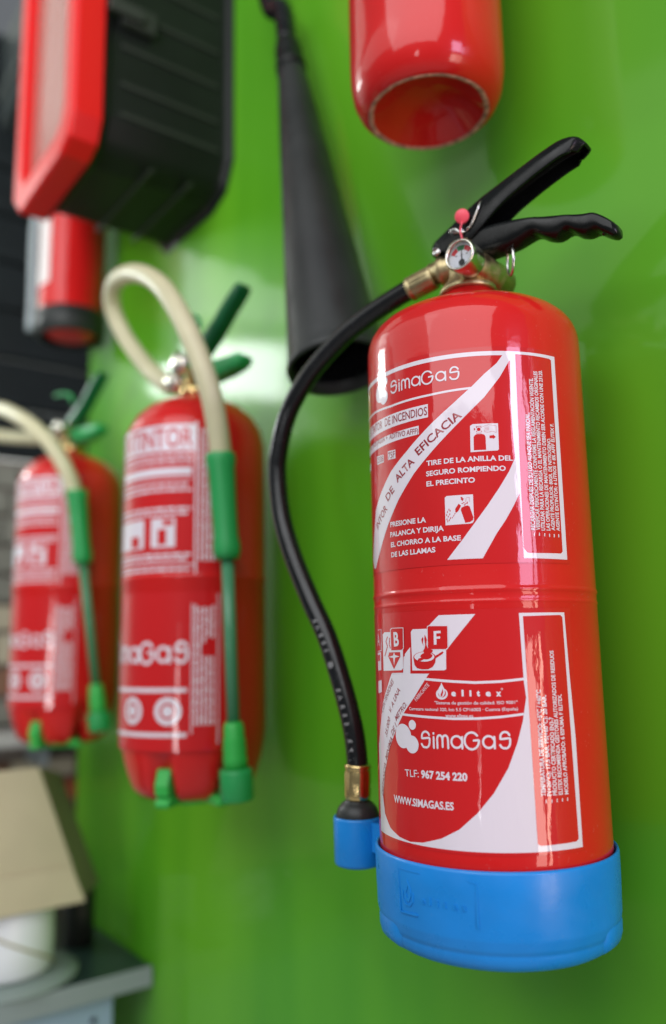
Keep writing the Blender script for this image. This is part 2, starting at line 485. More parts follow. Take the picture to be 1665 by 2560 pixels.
sp = thing('film_spool', 'white spool standing on the table under the cardboard box', 'spool', (-1.30, -0.205, 1.0))
sc = (-1.28, -0.185)
v, f = lathe([(0.0, 1.001), (0.096, 1.001), (0.1, 1.003), (0.1, 1.006), (0.07, 1.009), (0.0, 1.011)], sc, 64, cap=False)
link('flange', v, f, M['clear_disc'], sp)
v, f = lathe([(0.0, 1.012), (0.060, 1.012), (0.064, 1.018), (0.0655, 1.05), (0.064, 1.095), (0.060, 1.102), (0.0, 1.103)], sc, 64, cap=False)
link('film_roll', v, f, M['white_roll'], sp)
pth = [(sc[0]+0.066*math.cos(rad(a)), sc[1]+0.066*math.sin(rad(a)), 1.098-0.0006*(a+70)) for a in range(-70, 60, 8)]
link('twine', *tube(catmull(pth, 3), 0.0016, 8), M['twine'], sp)
v, f = lathe([(0.0, 0.0), (0.022, 0.0), (0.022, 0.09), (0.0, 0.09)], (-1.345, -0.055), 24, cap=False)
v = [Vector(p)+Vector((0, 0, 1.001)) for p in v]
cup = thing('black_tube', 'small black tube standing behind the white spool on the table', 'tube', (-1.345, -0.055, 1.0))
link('tube_body', v, f, M['black_matt'], cup)
v, f = lathe([(0.0, 1.091), (0.019, 1.091), (0.019, 1.100), (0.0, 1.1005)], (-1.345, -0.055), 24, cap=False)
link('tube_cap', v, f, M['shutter'], cup)

# cardboard box, leaning back on the spool, lid folded
cb = thing('cardboard_box', 'open beige cardboard box lying tilted on top of the white spool', 'box', (-1.32, -0.19, 1.103))
def card(name, pts, th, m):
    """thick sheet through four world points"""
    a, b, c, d = [Vector(p) for p in pts]; n = (b-a).cross(d-a).normalized()*th
    o = link(name, [a, b, c, d, a-n, b-n, c-n, d-n], [(0, 1, 2, 3), (7, 6, 5, 4), (0, 4, 5, 1), (1, 5, 6, 2), (2, 6, 7, 3), (3, 7, 4, 0)], m, cb, smooth=False)
    return bevel(o, 0.0008)
A0, B0, C0, D0 = (-1.222, -0.166, 1.289), (-1.215, -0.098, 1.104), (-1.215, -0.52, 1.104), (-1.222, -0.58, 1.289)
A1, B1, C1, D1 = (-1.34, -0.095, 1.262), (-1.335, -0.030, 1.090), (-1.335, -0.50, 1.104), (-1.34, -0.56, 1.277)
card('front_panel', [A0, D0, C0, B0], 0.003, M['card'])
card('side_panel', [A1, A0, B0, B1], 0.003, M['card_dark'])
card('bottom_panel', [C0, B0, B1, C1], -0.003, M['card_dark'])
card('top_panel', [D0, A0, A1, D1], 0.003, M['card'])
card('flap', [(-1.2145, -0.5, 1.148), (-1.2145, -0.118, 1.150), (-1.2085, -0.098, 1.101), (-1.2085, -0.5, 1.101)], 0.002, M['card'])

# ================================================================== cabinet with the red door, upper left
cab = thing('extinguisher_cabinet', 'black ribbed plastic cabinet with a red framed door at the upper left', 'cabinet', (-1.07, -0.1, 2.11))
def chamfer_outline(z0, z1, x0, x1, c):
    return [(x0+c, z0), (x1-c*1.5, z0), (x1-c*0.5, z0+c*0.35), (x1, z0+c*1.3), (x1, z1), (x0, z1), (x0, z0+c)]
v, f = prism(chamfer_outline(2.108, 2.62, -1.215, -0.972, 0.036), (0, 0, 0), (1, 0, 0), (0, 0, 1), (0, 1, 0), -0.195, -0.002)
bevel(link('case', v, f, M['black_case'], cab, smooth=False), 0.012, 4)
for z in (2.160, 2.205, 2.262, 2.318, 2.375):
    v, f = join(box(-0.9725, -0.9690, -0.170, -0.022, z, z+0.006))
    bevel(link('rib', v, f, M['rib'], cab, smooth=False), 0.0012)
for y in (-0.06, -0.12):
    bevel(link('rib', *box(-1.19, -0.985, y, y+0.006, 2.1045, 2.1085), M['rib'], cab, smooth=False), 0.001)
lt = link('latch', *box(-0.9715, -0.958, -0.175, -0.125, 2.292, 2.325), M['rib'], cab, smooth=False); bevel(lt, 0.003)
bevel(link('latch_lever', *box(-0.9578, -0.950, -0.196, -0.145, 2.298, 2.318), M['rib'], lt, smooth=False), 0.002)
# red door: ring frame with a recessed window
o_ = chamfer_outline(2.100, 2.64, -1.225, -0.964, 0.030)
cx_ = sum(a for a, b in o_)/len(o_)
def inset(outl, d):
    x0, x1 = min(a for a, b in outl), max(a for a, b in outl); z0, z1 = min(b for a, b in outl), max(b for a, b in outl)
    sx = (x1-x0-2*d)/(x1-x0); sz = (z1-z0-2*d)/(z1-z0)
    mx, mz = (x0+x1)/2, (z0+z1)/2
    return [(mx+(a-mx)*sx, mz+(b-mz)*sz) for a, b in outl]
i_ = inset(o_, 0.035)
n_ = len(o_); V = []; Fc = []
for y, lp in ((-0.196, o_), (-0.234, o_), (-0.238, inset(o_, 0.004)), (-0.238, i_), (-0.222, inset(o_, 0.037))):
    V += [(a, y, b) for a, b in lp]
for r_ in range(4):
    Fc += [(r_*n_+k, r_*n_+(k+1) % n_, (r_+1)*n_+(k+1) % n_, (r_+1)*n_+k) for k in range(n_)]
Fc.append(tuple(range(n_)))
dr = link('door', V, Fc, M['door_red'], cab, smooth=False); fix_normals(dr); bevel(dr, 0.006, 4)
v, f = prism(inset(o_, 0.038), (0, 0, 0), (1, 0, 0), (0, 0, 1), (0, 1, 0), -0.224, -0.2225)
link('pane', v, f, M['pane'], dr, smooth=False)
link('notice', *box(-1.168, -1.112, -0.2205, -0.2195, 2.235, 2.55), M['grey_white'], dr, smooth=False)

# ================================================================== small extinguisher under the cabinet
mini = thing('fire_extinguisher', 'small red extinguisher with a black foot ring hanging below the black cabinet', 'fire extinguisher', (-1.418, -0.078, 2.0), 'fire extinguishers hung on the green wall')
mc = (-1.418, -0.078)
v, f = lathe([(0.0, 2.012), (0.028, 2.010), (0.040, 2.013), (0.050, 2.022), (0.0575, 2.04), (0.058, 2.06), (0.058, 2.36), (0.05, 2.40), (0.03, 2.42), (0.014, 2.425), (0.014, 2.45)], mc, 48)
link('cylinder', v, f, M['red'], mini)
v, f = lathe([(0.052, 2.008), (0.060, 2.010), (0.0605, 2.052), (0.0585, 2.053)], mc, 48, cap=False)
link('foot_ring', v, f, M['black_matt'], mini)
for nm, a0, a1, z0, z1, mm in (('label', -125, -60, 2.095, 2.33, 'paper'), ('label', -125, -92, 2.056, 2.080, 'grey_white')):
    arc = [rad(a0+(a1-a0)*k/10) for k in range(11)]
    v = [(mc[0]+0.0586*math.cos(a), mc[1]+0.0586*math.sin(a), z) for z in (z0, z1) for a in arc]
    f = [(k, k+1, k+12, k+11) for k in range(10)]
    link(nm, v, f, M[mm], mini)
v, f = tube(catmull([(mc[0]-0.05, mc[1]-0.03, 2.42), (mc[0]-0.052, mc[1]-0.055, 2.25), (mc[0]-0.052, mc[1]-0.055, 2.10), (mc[0]-0.055, mc[1]-0.055, 2.03)], 6), 0.008, 12)
link('hose', v, f, M['grey_edge'], mini)

# ================================================================== red cylinder above
top = thing('fire_extinguisher', 'plain red cylinder hanging above the blue footed extinguisher, seen from below', 'fire extinguisher', (-0.4704, -0.0873, 1.9), 'fire extinguishers hung on the green wall')
tc_ = (-0.4704, -0.0873)
v, f = lathe([(0.0, 1.9330), (0.010, 1.9322), (0.020, 1.9295), (0.029, 1.9250), (0.037, 1.9190), (0.0430, 1.9135), (0.0470, 1.9100), (0.0490, 1.9082), (0.0508, 1.9075), (0.0540, 1.9088), (0.0600, 1.9145), (0.0645, 1.9240), (0.0668, 1.938), (0.0673, 1.952), (0.0673, 2.40), (0.05, 2.45), (0.02, 2.47)], tc_, 96)
link('cylinder', v, f, M['red'], top)
v, f = [], []
nsg = 120
for k in range(nsg):
    a = 2*math.pi*k/nsg
    wv = 0.00015*math.sin(a*9)+0.0001*math.sin(a*23+1)
    for r, z in ((0.0480+wv*1.5, 1.9085), (0.0490, 1.9078), (0.0509, 1.9074), (0.0524+wv, 1.9080)):
        v.append((tc_[0]+r*math.cos(a), tc_[1]+r*math.sin(a), z-0.0003))
for k in range(nsg):
    k2 = (k+1) % nsg
    for j in range(3): f.append((k*4+j, k2*4+j, k2*4+j+1, k*4+j+1))
link('worn_rim', v, f, M['worn'], top)

# ================================================================== black discharge horn
hn = thing('discharge_horn', 'long black conical discharge horn hanging on its hose, mouth downward', 'horn', (-0.636, -0.065, 1.735))
P0 = Vector((-0.636, -0.066, 1.727)); P1 = Vector((-0.740, -0.048, 2.135)); ax = (P1-P0); Lh = ax.length
v, f = lathe([(0.0440, 0.012), (0.0485, 0.001), (0.0512, 0.0), (0.0520, 0.004), (0.0505, 0.010), (0.0490, 0.02), (0.0425, Lh*0.25), (0.034, Lh*0.5), (0.0258, Lh*0.75), (0.0175, Lh*0.98), (0.0165, Lh), (0.012, Lh)], axis=ax, origin=P0, segs=72, cap=False)
link('horn_cone', v, f, M['black_matt'], hn)
v, f = lathe([(0.0440, 0.012), (0.030, Lh*0.45), (0.010, Lh*0.9)], axis=ax, origin=P0, segs=48, cap=False)
link('horn_inside', v, f, M['rubber'], hn)
v, f = lathe([(0.012, Lh-0.002), (0.0185, Lh), (0.0185, Lh+0.012), (0.016, Lh+0.016), (0.017, Lh+0.03), (0.0150, Lh+0.045), (0.0135, Lh+0.05)], axis=ax, origin=P0, segs=40)
link('collar', v, f, M['black_case'], hn)
Q = P1+ax.normalized()*0.045
v, f = tube(catmull([Q, Q+Vector((-0.015, 0.003, 0.06)), (-0.79, -0.045, 2.26), (-0.812, -0.045, 2.34), (-0.82, -0.045, 2.42)], 6), 0.0125, 20)
link('hose', v, f, M['rubber'], hn)

# ================================================================== the two extinguishers with green lances
EX, EY, ER = -0.873, -0.103, 0.0825
def green_extinguisher():
    t = thing('fire_extinguisher', 'red extinguisher with green levers and a big pale hose loop, left of the black horn', 'fire extinguisher', (EX, EY, 1.30), 'extinguishers with green lances')
    # body with a six lobed foot
    prof = [(1.0, 1.70), (1.0, 1.60), (1.0, 1.50), (1.0, 1.42), (1.0, 1.372)]
    V, Fc = [], []
    seg = 144
    rows = []
    for r, z in ((0.016, 1.768), (0.0165, 1.752), (0.024, 1.7475), (0.040, 1.7435), (0.058, 1.7345), (0.071, 1.722), (0.079, 1.707), (0.0825, 1.690)): rows.append((r, z, 0))
    for z in (1.64, 1.532, 1.5305, 1.527, 1.5255, 1.45): rows.append((0.0825 if not (1.526 < z < 1.531) else 0.0835, z, 0))
    for z in (1.372, 1.36, 1.35, 1.34, 1.332, 1.325, 1.318, 1.312): rows.append((None, z, 1))
    for r, z, kind in rows:
        for k in range(seg):
            a = 2*math.pi*k/seg
            if kind == 0: rr, zz = r, z
            else:
                u = (1.372-z)/0.060
                lobe = 0.5+0.5*math.cos(6*(a-rad(-84)))
                lob = min(1.0, lobe*2.8)
                notch = (1-lob)
                rr = 0.0825*(1-0.19*u**2.4) - notch*0.022*max(0, u-0.30)**0.8
                zz = z - 0.012*u*u*lob
            V.append((EX+rr*math.cos(a), EY+rr*math.sin(a), zz))
    # rounded lobe undersides
    for q, (sc_, dz) in enumerate(((0.86, -0.008), (0.66, -0.010), (0.42, 0.006), (0.0, 0.016))):
        for k in range(seg):
            a = 2*math.pi*k/seg
            lob = min(1.0, (0.5+0.5*math.cos(6*(a-rad(-84))))*2.8)
            r0 = 0.0825*0.81-(1-lob)*0.0165
            V.append((EX+r0*sc_*math.cos(a), EY+r0*sc_*math.sin(a), 1.312-0.012*lob+dz*lob+(1-lob)*0.012*(1-sc_)))
    n = len(rows)+4
    for i in range(n-1):
        for k in range(seg):
            k2 = (k+1) % seg
            Fc.append((i*seg+k, i*seg+k2, (i+1)*seg+k2, (i+1)*seg+k))
    Fc.append(tuple(range(seg)))
    link('cylinder', V, Fc, M['red'], t)
    # printed label: sheet and print wrapped round the front
    Z = lambda z: (z-1.45)*1000
    S_ = lambda deg: rad(deg+50)*80.0
    def sheet(name, a0, a1, z0, z1, off, m, par):
        nn = max(2, int(abs(a1-a0)/2.5)); V = []; 
        for z in (z0, z1):
            for k in range(nn+1):
                a = rad(a0+(a1-a0)*k/nn); V.append((EX+(ER+off)*math.cos(a), EY+(ER+off)*math.sin(a), z))
        return link(name, V, [(k, k+1, k+nn+2, k+nn+1) for k in range(nn)], m, par)
    lab = sheet('label', -170, -8, 1.528, 1.700, 0.0003, M['label_red'], t)
    low = sheet('label', -170, -8, 1.345, 1.512, 0.0003, M['label_red'], t)
    def printed(name, items, par, m):
        V, Fc = [], []
        for a0, a1, z0, z1, off in items:
            nn = max(1, int(abs(a1-a0)/3)); o = len(V)
            for z in (z0, z1):
                for k in range(nn+1):
                    a = rad(a0+(a1-a0)*k/nn); V.append((EX+(ER+off)*math.cos(a), EY+(ER+off)*math.sin(a), z))
            Fc += [(o+k, o+k+1, o+k+nn+2, o+k+nn+1) for k in range(nn)]
        o = link(name, V, Fc, m, par); o['kind'] = 'stuff'
        return o
    W = []
    W.append((-150, -27, 1.667, 1.697, 0.0006))                       # white title field
    W.append((-150, -30, 1.6395, 1.6485, 0.0006))                     # white bar
    W += [(-150, -30, 1.6350, 1.6363, 0.0006), (-150, -27.5, 1.5285, 1.5305, 0.0006), (-150, -27.5, 1.5400, 1.5415, 0.0006), (-27.5, -26.0, 1.5285, 1.70, 0.0006)]
    for z in (1.6605, 1.6540, 1.6275, 1.6215, 1.6010, 1.5955, 1.5505, 1.5455, 1.5340):     # lines of small print
        a = -150
        while a < -32:
            w = random.uniform(3, 9); W.append((a, min(a+w, -30), z, z+0.0030, 0.0006)); a += w+1.2
    W += [(-110, -69, 1.560, 1.592, 0.0006), (-62, -42, 1.560, 1.592, 0.0006)]        # pictogram fields
    a = -24
    for k in range(5):
        z = 1.545
        while z < 1.69:
            h = random.uniform(0.004, 0.012); W.append((a+k*3.2, a+k*3.2+1.7, z, min(z+h, 1.692), 0.0006)); z += h+0.0015
    printed('white_print', W, lab, M['print_white'])
    printed('red_print', [(-84, -74, 1.562, 1.574, 0.0009), (-56, -49, 1.563, 1.580, 0.0009), (-52, -44, 1.584, 1.590, 0.0009), (-120, -100, 1.643, 1.646, 0.0009)], lab, M['print_red'])
    V, Fc = text_on('EXTINTOR', (S_(-101), Z(1.6715)), (S_(-29), Z(1.6715)), 21.0, 0.012)
    link('lettering', wrap(V, (EX, EY), 1.45, ER+0.0009), Fc, M['print_red'], lab, smooth=False)
    W = [(-150, -32, 1.4060, 1.4105, 0.0006), (-150, -32, 1.3600, 1.3645, 0.0006), (-29, -28.2, 1.363, 1.499, 0.0006), (-9.6, -8.8, 1.352, 1.509, 0.0006)]
    for k in range(5):
        z = 1.372
        while z < 1.495:
            h = random.uniform(0.004, 0.012)
            if not (1.44 < z < 1.452 and k > 1): W.append((-27+k*3.2, -27+k*3.2+1.7, z, min(z+h, 1.497), 0.0006))
            z += h+0.0015
    wp = printed('white_print', W, low, M['print_white'])
    ltr = []
    ang0, ang1 = -112, -32
    ltr = logotype((S_(ang0), Z(1.4365)), (S_(ang1), Z(1.4365)), 22.0, 0.20)
    V, Fc = join(*[(wrap(v, (EX, EY), 1.45, ER+0.0006+0.00002*i), f) for i, (v, f) in enumerate(ltr)])
    link('lettering', V, Fc, M['print_white'], low, smooth=False)
    # round stamps
    ring_items = []
    for ca, rr in ((-46, 14.5), (-78, 14.5)):
        out = [(S_(ca)+rr*math.cos(q*math.pi/16), Z(1.3865)+rr*math.sin(q*math.pi/16)) for q in range(32)]
        inn = [(S_(ca)+rr*0.62*math.cos(q*math.pi/16), Z(1.3865)+rr*0.62*math.sin(q*math.pi/16)) for q in range(32)]
        cc_ = [(S_(ca)+rr*0.42*math.cos(q*math.pi/16), Z(1.3865)+rr*0.42*math.sin(q*math.pi/16)) for q in range(32)]
        for lp in ([out, inn], [cc_]):
            v, f = slice_s(*fill_loops(lp)); ring_items.append((wrap(v, (EX, EY), 1.45, ER+0.0007), f))
    V, Fc = join(*ring_items)
    link('stamp', V, Fc, M['print_white'], low, smooth=False)
    # neck, valve and levers
    v, f = lathe([(0.020, 1.752), (0.020, 1.762), (0.0165, 1.764), (0.0165, 1.772), (0.013, 1.775), (0.013, 1.800)], (EX, EY), 32)
    vb = link('valve_body', v, f, M['brass_bright'], t)
    v, f = lathe([(0.010, -0.036), (0.010, 0.03)], axis=(math.cos(rad(15)), math.sin(rad(15)), 0.05), origin=(EX, EY, 1.783), segs=24)
    link('outlet', v, f, M['brass_bright'], vb)
    v, f = lathe([(0.0, 0.032), (0.012, 0.032), (0.0125, 0.022), (0.0105, 0.018), (0.008, 0.012), (0.008, -0.01)], axis=(math.cos(rad(-75)), math.sin(rad(-75)), 0), origin=(EX, EY, 1.790), segs=28, cap=False)
    link('gauge', v, f, M['nickel'], t)
    def lever(name, pts, m, hw=0.011):
        u = Vector((math.cos(rad(12)), math.sin(rad(12)), 0)); w = Vector((-u.y, u.x, 0)); V = []; n = 16
        for tt, zt, h in pts:
            c = Vector((EX, EY, 0))+u*tt
            for k in range(n):
                a = 2*math.pi*k/n; ca, sa = math.cos(a), math.sin(a)
                V.append(c+w*hw*math.copysign(abs(ca)**0.5, ca)+Vector((0, 0, zt+h/2*math.copysign(abs(sa)**0.5, sa))))
        Fc = [(i*n+k, i*n+(k+1) % n, (i+1)*n+(k+1) % n, (i+1)*n+k) for i in range(len(pts)-1) for k in range(n)]
        Fc += [tuple(range(n)), tuple(range((len(pts)-1)*n, len(pts)*n))]
        o = link(name, V, Fc, m, t); fix_normals(o); return o
    lever('squeeze_lever', [(-0.018, 1.792, 0.016), (-0.002, 1.802, 0.024), (0.018, 1.813, 0.024), (0.040, 1.829, 0.022), (0.062, 1.850, 0.020), (0.078, 1.863, 0.017), (0.085, 1.868, 0.009)], M['green_dark'])
    lever('carrying_handle', [(-0.012, 1.780, 0.018), (0.012, 1.778, 0.026), (0.038, 1.777, 0.026), (0.064, 1.777, 0.022), (0.082, 1.779, 0.018), (0.088, 1.780, 0.009)], M['green_plastic'])
    v, f = tube(catmull([(EX+0.036, EY-0.014, 1.828), (EX+0.030, EY-0.016, 1.842), (EX+0.005, EY-0.022, 1.850), (EX-0.015, EY-0.026, 1.852)], 6), 0.0028, 8)
    link('pull_strap', v, f, M['green_plastic'], t)
    # green base clip with its foot and the lance cup
    v, f = lathe([(0.0, 1.283), (0.030, 1.283), (0.034, 1.288), (0.034, 1.300), (0.0, 1.302)], (EX, EY), 40, cap=False)
    arm = lambda dg, w, r0, r1, z0, z1: prism([(r0, z0), (r1, z0), (r1+0.002, z0+0.4*(z1-z0)), (r1-0.004, z1), (r0, z1)], (EX, EY, 0), (math.cos(rad(dg)), math.sin(rad(dg)), 0), (0, 0, 1), (-math.sin(rad(dg)), math.cos(rad(dg)), 0), -w/2, w/2)
    bc = link('base_clip', *join((v, f), arm(-54, 0.016, 0.02, 0.070, 1.286, 1.298), arm(-54, 0.016, 0.056, 0.0715, 1.298, 1.326), arm(-4, 0.014, 0.02, 0.082, 1.288, 1.298)), M['green_light'], t, smooth=False)
    fix_normals(bc); bevel(bc, 0.002)
    return t

def lance(t, ex, ey, top_pt, grip_end, tip_start, tip_end):
    """green grip, thin tube and tip of a hose, from top to bottom"""
    a, b, c, d = map(Vector, (top_pt, grip_end, tip_start, tip_end))
    L1 = (b-a).length
    v, f = lathe([(0.0, 0), (0.0155, 0), (0.0165, 0.003), (0.0165, 0.010), (0.0150, 0.016), (0.0138, L1*0.45), (0.0133, L1*0.78), (0.0148, L1*0.86), (0.0148, L1*0.93), (0.0125, L1), (0.0, L1)], axis=b-a, origin=a, segs=32, cap=False)
    link('grip', v, f, M['green_plastic'], t)
    v, f = lathe([(0.0068, 0), (0.0068, (c-b).length)], axis=c-b, origin=b, segs=20)
    link('lance_tube', v, f, M['green_tube'], t)
    L2 = (d-c).length
    v, f = lathe([(0.0, 0), (0.0085, 0), (0.0105, L2*0.05), (0.0110, L2*0.2), (0.0122, L2*0.25), (0.0115, L2*0.29), (0.0125, L2*0.34), (0.0118, L2*0.4), (0.0125, L2*0.46), (0.0125, L2*0.6), (0.0, L2*0.6)], axis=d-c, origin=c, segs=28, cap=False)
    tp = link('lance_tip', v, f, M['green_light'], t)
    v, f = lathe([(0.0, L2*0.60), (0.0165, L2*0.60), (0.0172, L2*0.64), (0.0172, L2*0.98), (0.0158, L2), (0.0, L2)], axis=d-c, origin=c, segs=32, cap=False)
    link('tip_cup', v, f, M['green_plastic'], tp)

# stroke letters of the round logotype, unit height
def logotype(p0, p1, h, w):
    def arc(cx, cy, rx, ry, a0, a1, n=14):
        return [(cx+rx*math.cos(rad(a0+(a1-a0)*k/n)), cy+ry*math.sin(rad(a0+(a1-a0)*k/n))) for k in range(n+1)]
    st = []
    def Sg(x, k=1.0):
        pts = arc(x+0.33, 0.68, 0.26, 0.29, 20, 180, 9)+[(x+0.07, 0.60), (x+0.10, 0.565), (x+0.50, 0.60), (x+0.60, 0.575)]+arc(x+0.36, 0.40, 0.24, 0.37, 0, -95, 7)+[(x+0.16, 0.06), (x+0.04, 0.22)]
        return pts
    st.append([(x, y) for x, y in Sg(0)])
    st.append([(0.87, 0.03), (0.87, 0.66)]); st.append([(0.87, 0.86), (0.87, 0.90)])
    st.append([(1.10, 0.03), (1.10, 0.50)]+arc(1.26, 0.56, 0.16, 0.22, 165, 15, 7)+[(1.43, 0.45), (1.43, 0.10)])
    st.append([(1.43, 0.45)]+arc(1.60, 0.56, 0.16, 0.22, 165, 10, 7)+[(1.77, 0.45), (1.77, 0.03)])
    st.append(arc(2.28, 0.41, 0.31, 0.34, 25, 335, 20)); st.append([(2.60, 0.70), (2.60, 0.04)])
    st.append(arc(3.14, 0.48, 0.40, 0.49, 38, 360, 22)+[(3.54, 0.52), (3.26, 0.50)])
    st.append(arc(4.08, 0.41, 0.31, 0.34, 25, 335, 20)); st.append([(4.40, 0.70), (4.40, 0.04)])
    st.append([(x, y) for x, y in Sg(4.66, 1.1)])
    tot = 5.26
    dx, dz = p1[0]-p0[0], p1[1]-p0[1]; ln = math.hypot(dx, dz); kx = ln/tot
    out = []
    for s in st:
        P = catmull([(x, y, 0) for x, y in s], 2) if len(s) > 6 else [Vector((x, y, 0)) for x, y in s]
        v, f = ribbon([(p.x*kx, p.y*h) for p in P], w*h*0.78)
        out.append(([(p0[0]+a, p0[1]+dz*(a/ln)+b) for a, b in v], f))
    return out

g2 = green_extinguisher()
kids = list(g2.children)
def copy_tree(o, parent=None):
    c = o.copy(); col.objects.link(c); c.parent = parent
    for ch in o.children: copy_tree(ch, c)
    return c
g3 = copy_tree(g2)
g3['label'] = 'red extinguisher with green levers furthest along the wall, at the left edge'
g3.location = (-1.325, -0.0995, 1.322)
# each one's own hose and lance
v, f = tube(catmull([(-0.905, -0.116, 1.776), (-0.9282, -0.118, 1.7840), (-0.973, -0.125, 1.8186), (-1.0112, -0.14, 1.8693), (-1.0188, -0.155, 1.9112), (-0.9832, -0.165, 1.9289), (-0.9031, -0.172, 1.9075), (-0.8332, -0.172, 1.8664), (-0.7900, -0.166, 1.8155), (-0.7680, -0.155, 1.7651), (-0.7600, -0.144, 1.7222), (-0.7650, -0.133, 1.6881), (-0.7700, -0.126, 1.6600), (-0.7715, -0.124, 1.645)], 8), 0.0118, 20)
link('hose', v, f, M['pale_hose'], g2)
v, f = lathe([(0.0125, 0), (0.0140, 0.004), (0.0140, 0.02), (0.0125, 0.024)], axis=(-1, -0.08, 0.3), origin=(-0.890, -0.114, 1.774), segs=24)
link('hose_nut', v, f, M['nickel'], g2)
lance(g2, EX, EY, (-0.7735, -0.1245, 1.660), (-0.772, -0.116, 1.545), (-0.771, -0.109, 1.375), (-0.771, -0.104, 1.296))
v, f = tube(catmull([(-1.340, -0.108, 1.812), (-1.375, -0.116, 1.814), (-1.4319, -0.13, 1.8202), (-1.5411, -0.16, 1.8447), (-1.6, -0.185, 1.870), (-1.5384, -0.2, 1.8842), (-1.4111, -0.195, 1.8575), (-1.3000, -0.185, 1.8125), (-1.2502, -0.165, 1.7736), (-1.2260, -0.145, 1.7308), (-1.2233, -0.130, 1.6962), (-1.2225, -0.126, 1.680)], 8), 0.0118, 20)
link('hose', v, f, M['pale_hose'], g3)
lance(g3, -1.325, -0.0995, (-1.2215, -0.126, 1.6935), (-1.228, -0.110, 1.5825), (-1.2299, -0.084, 1.4014), (-1.2235, -0.077, 1.3323))

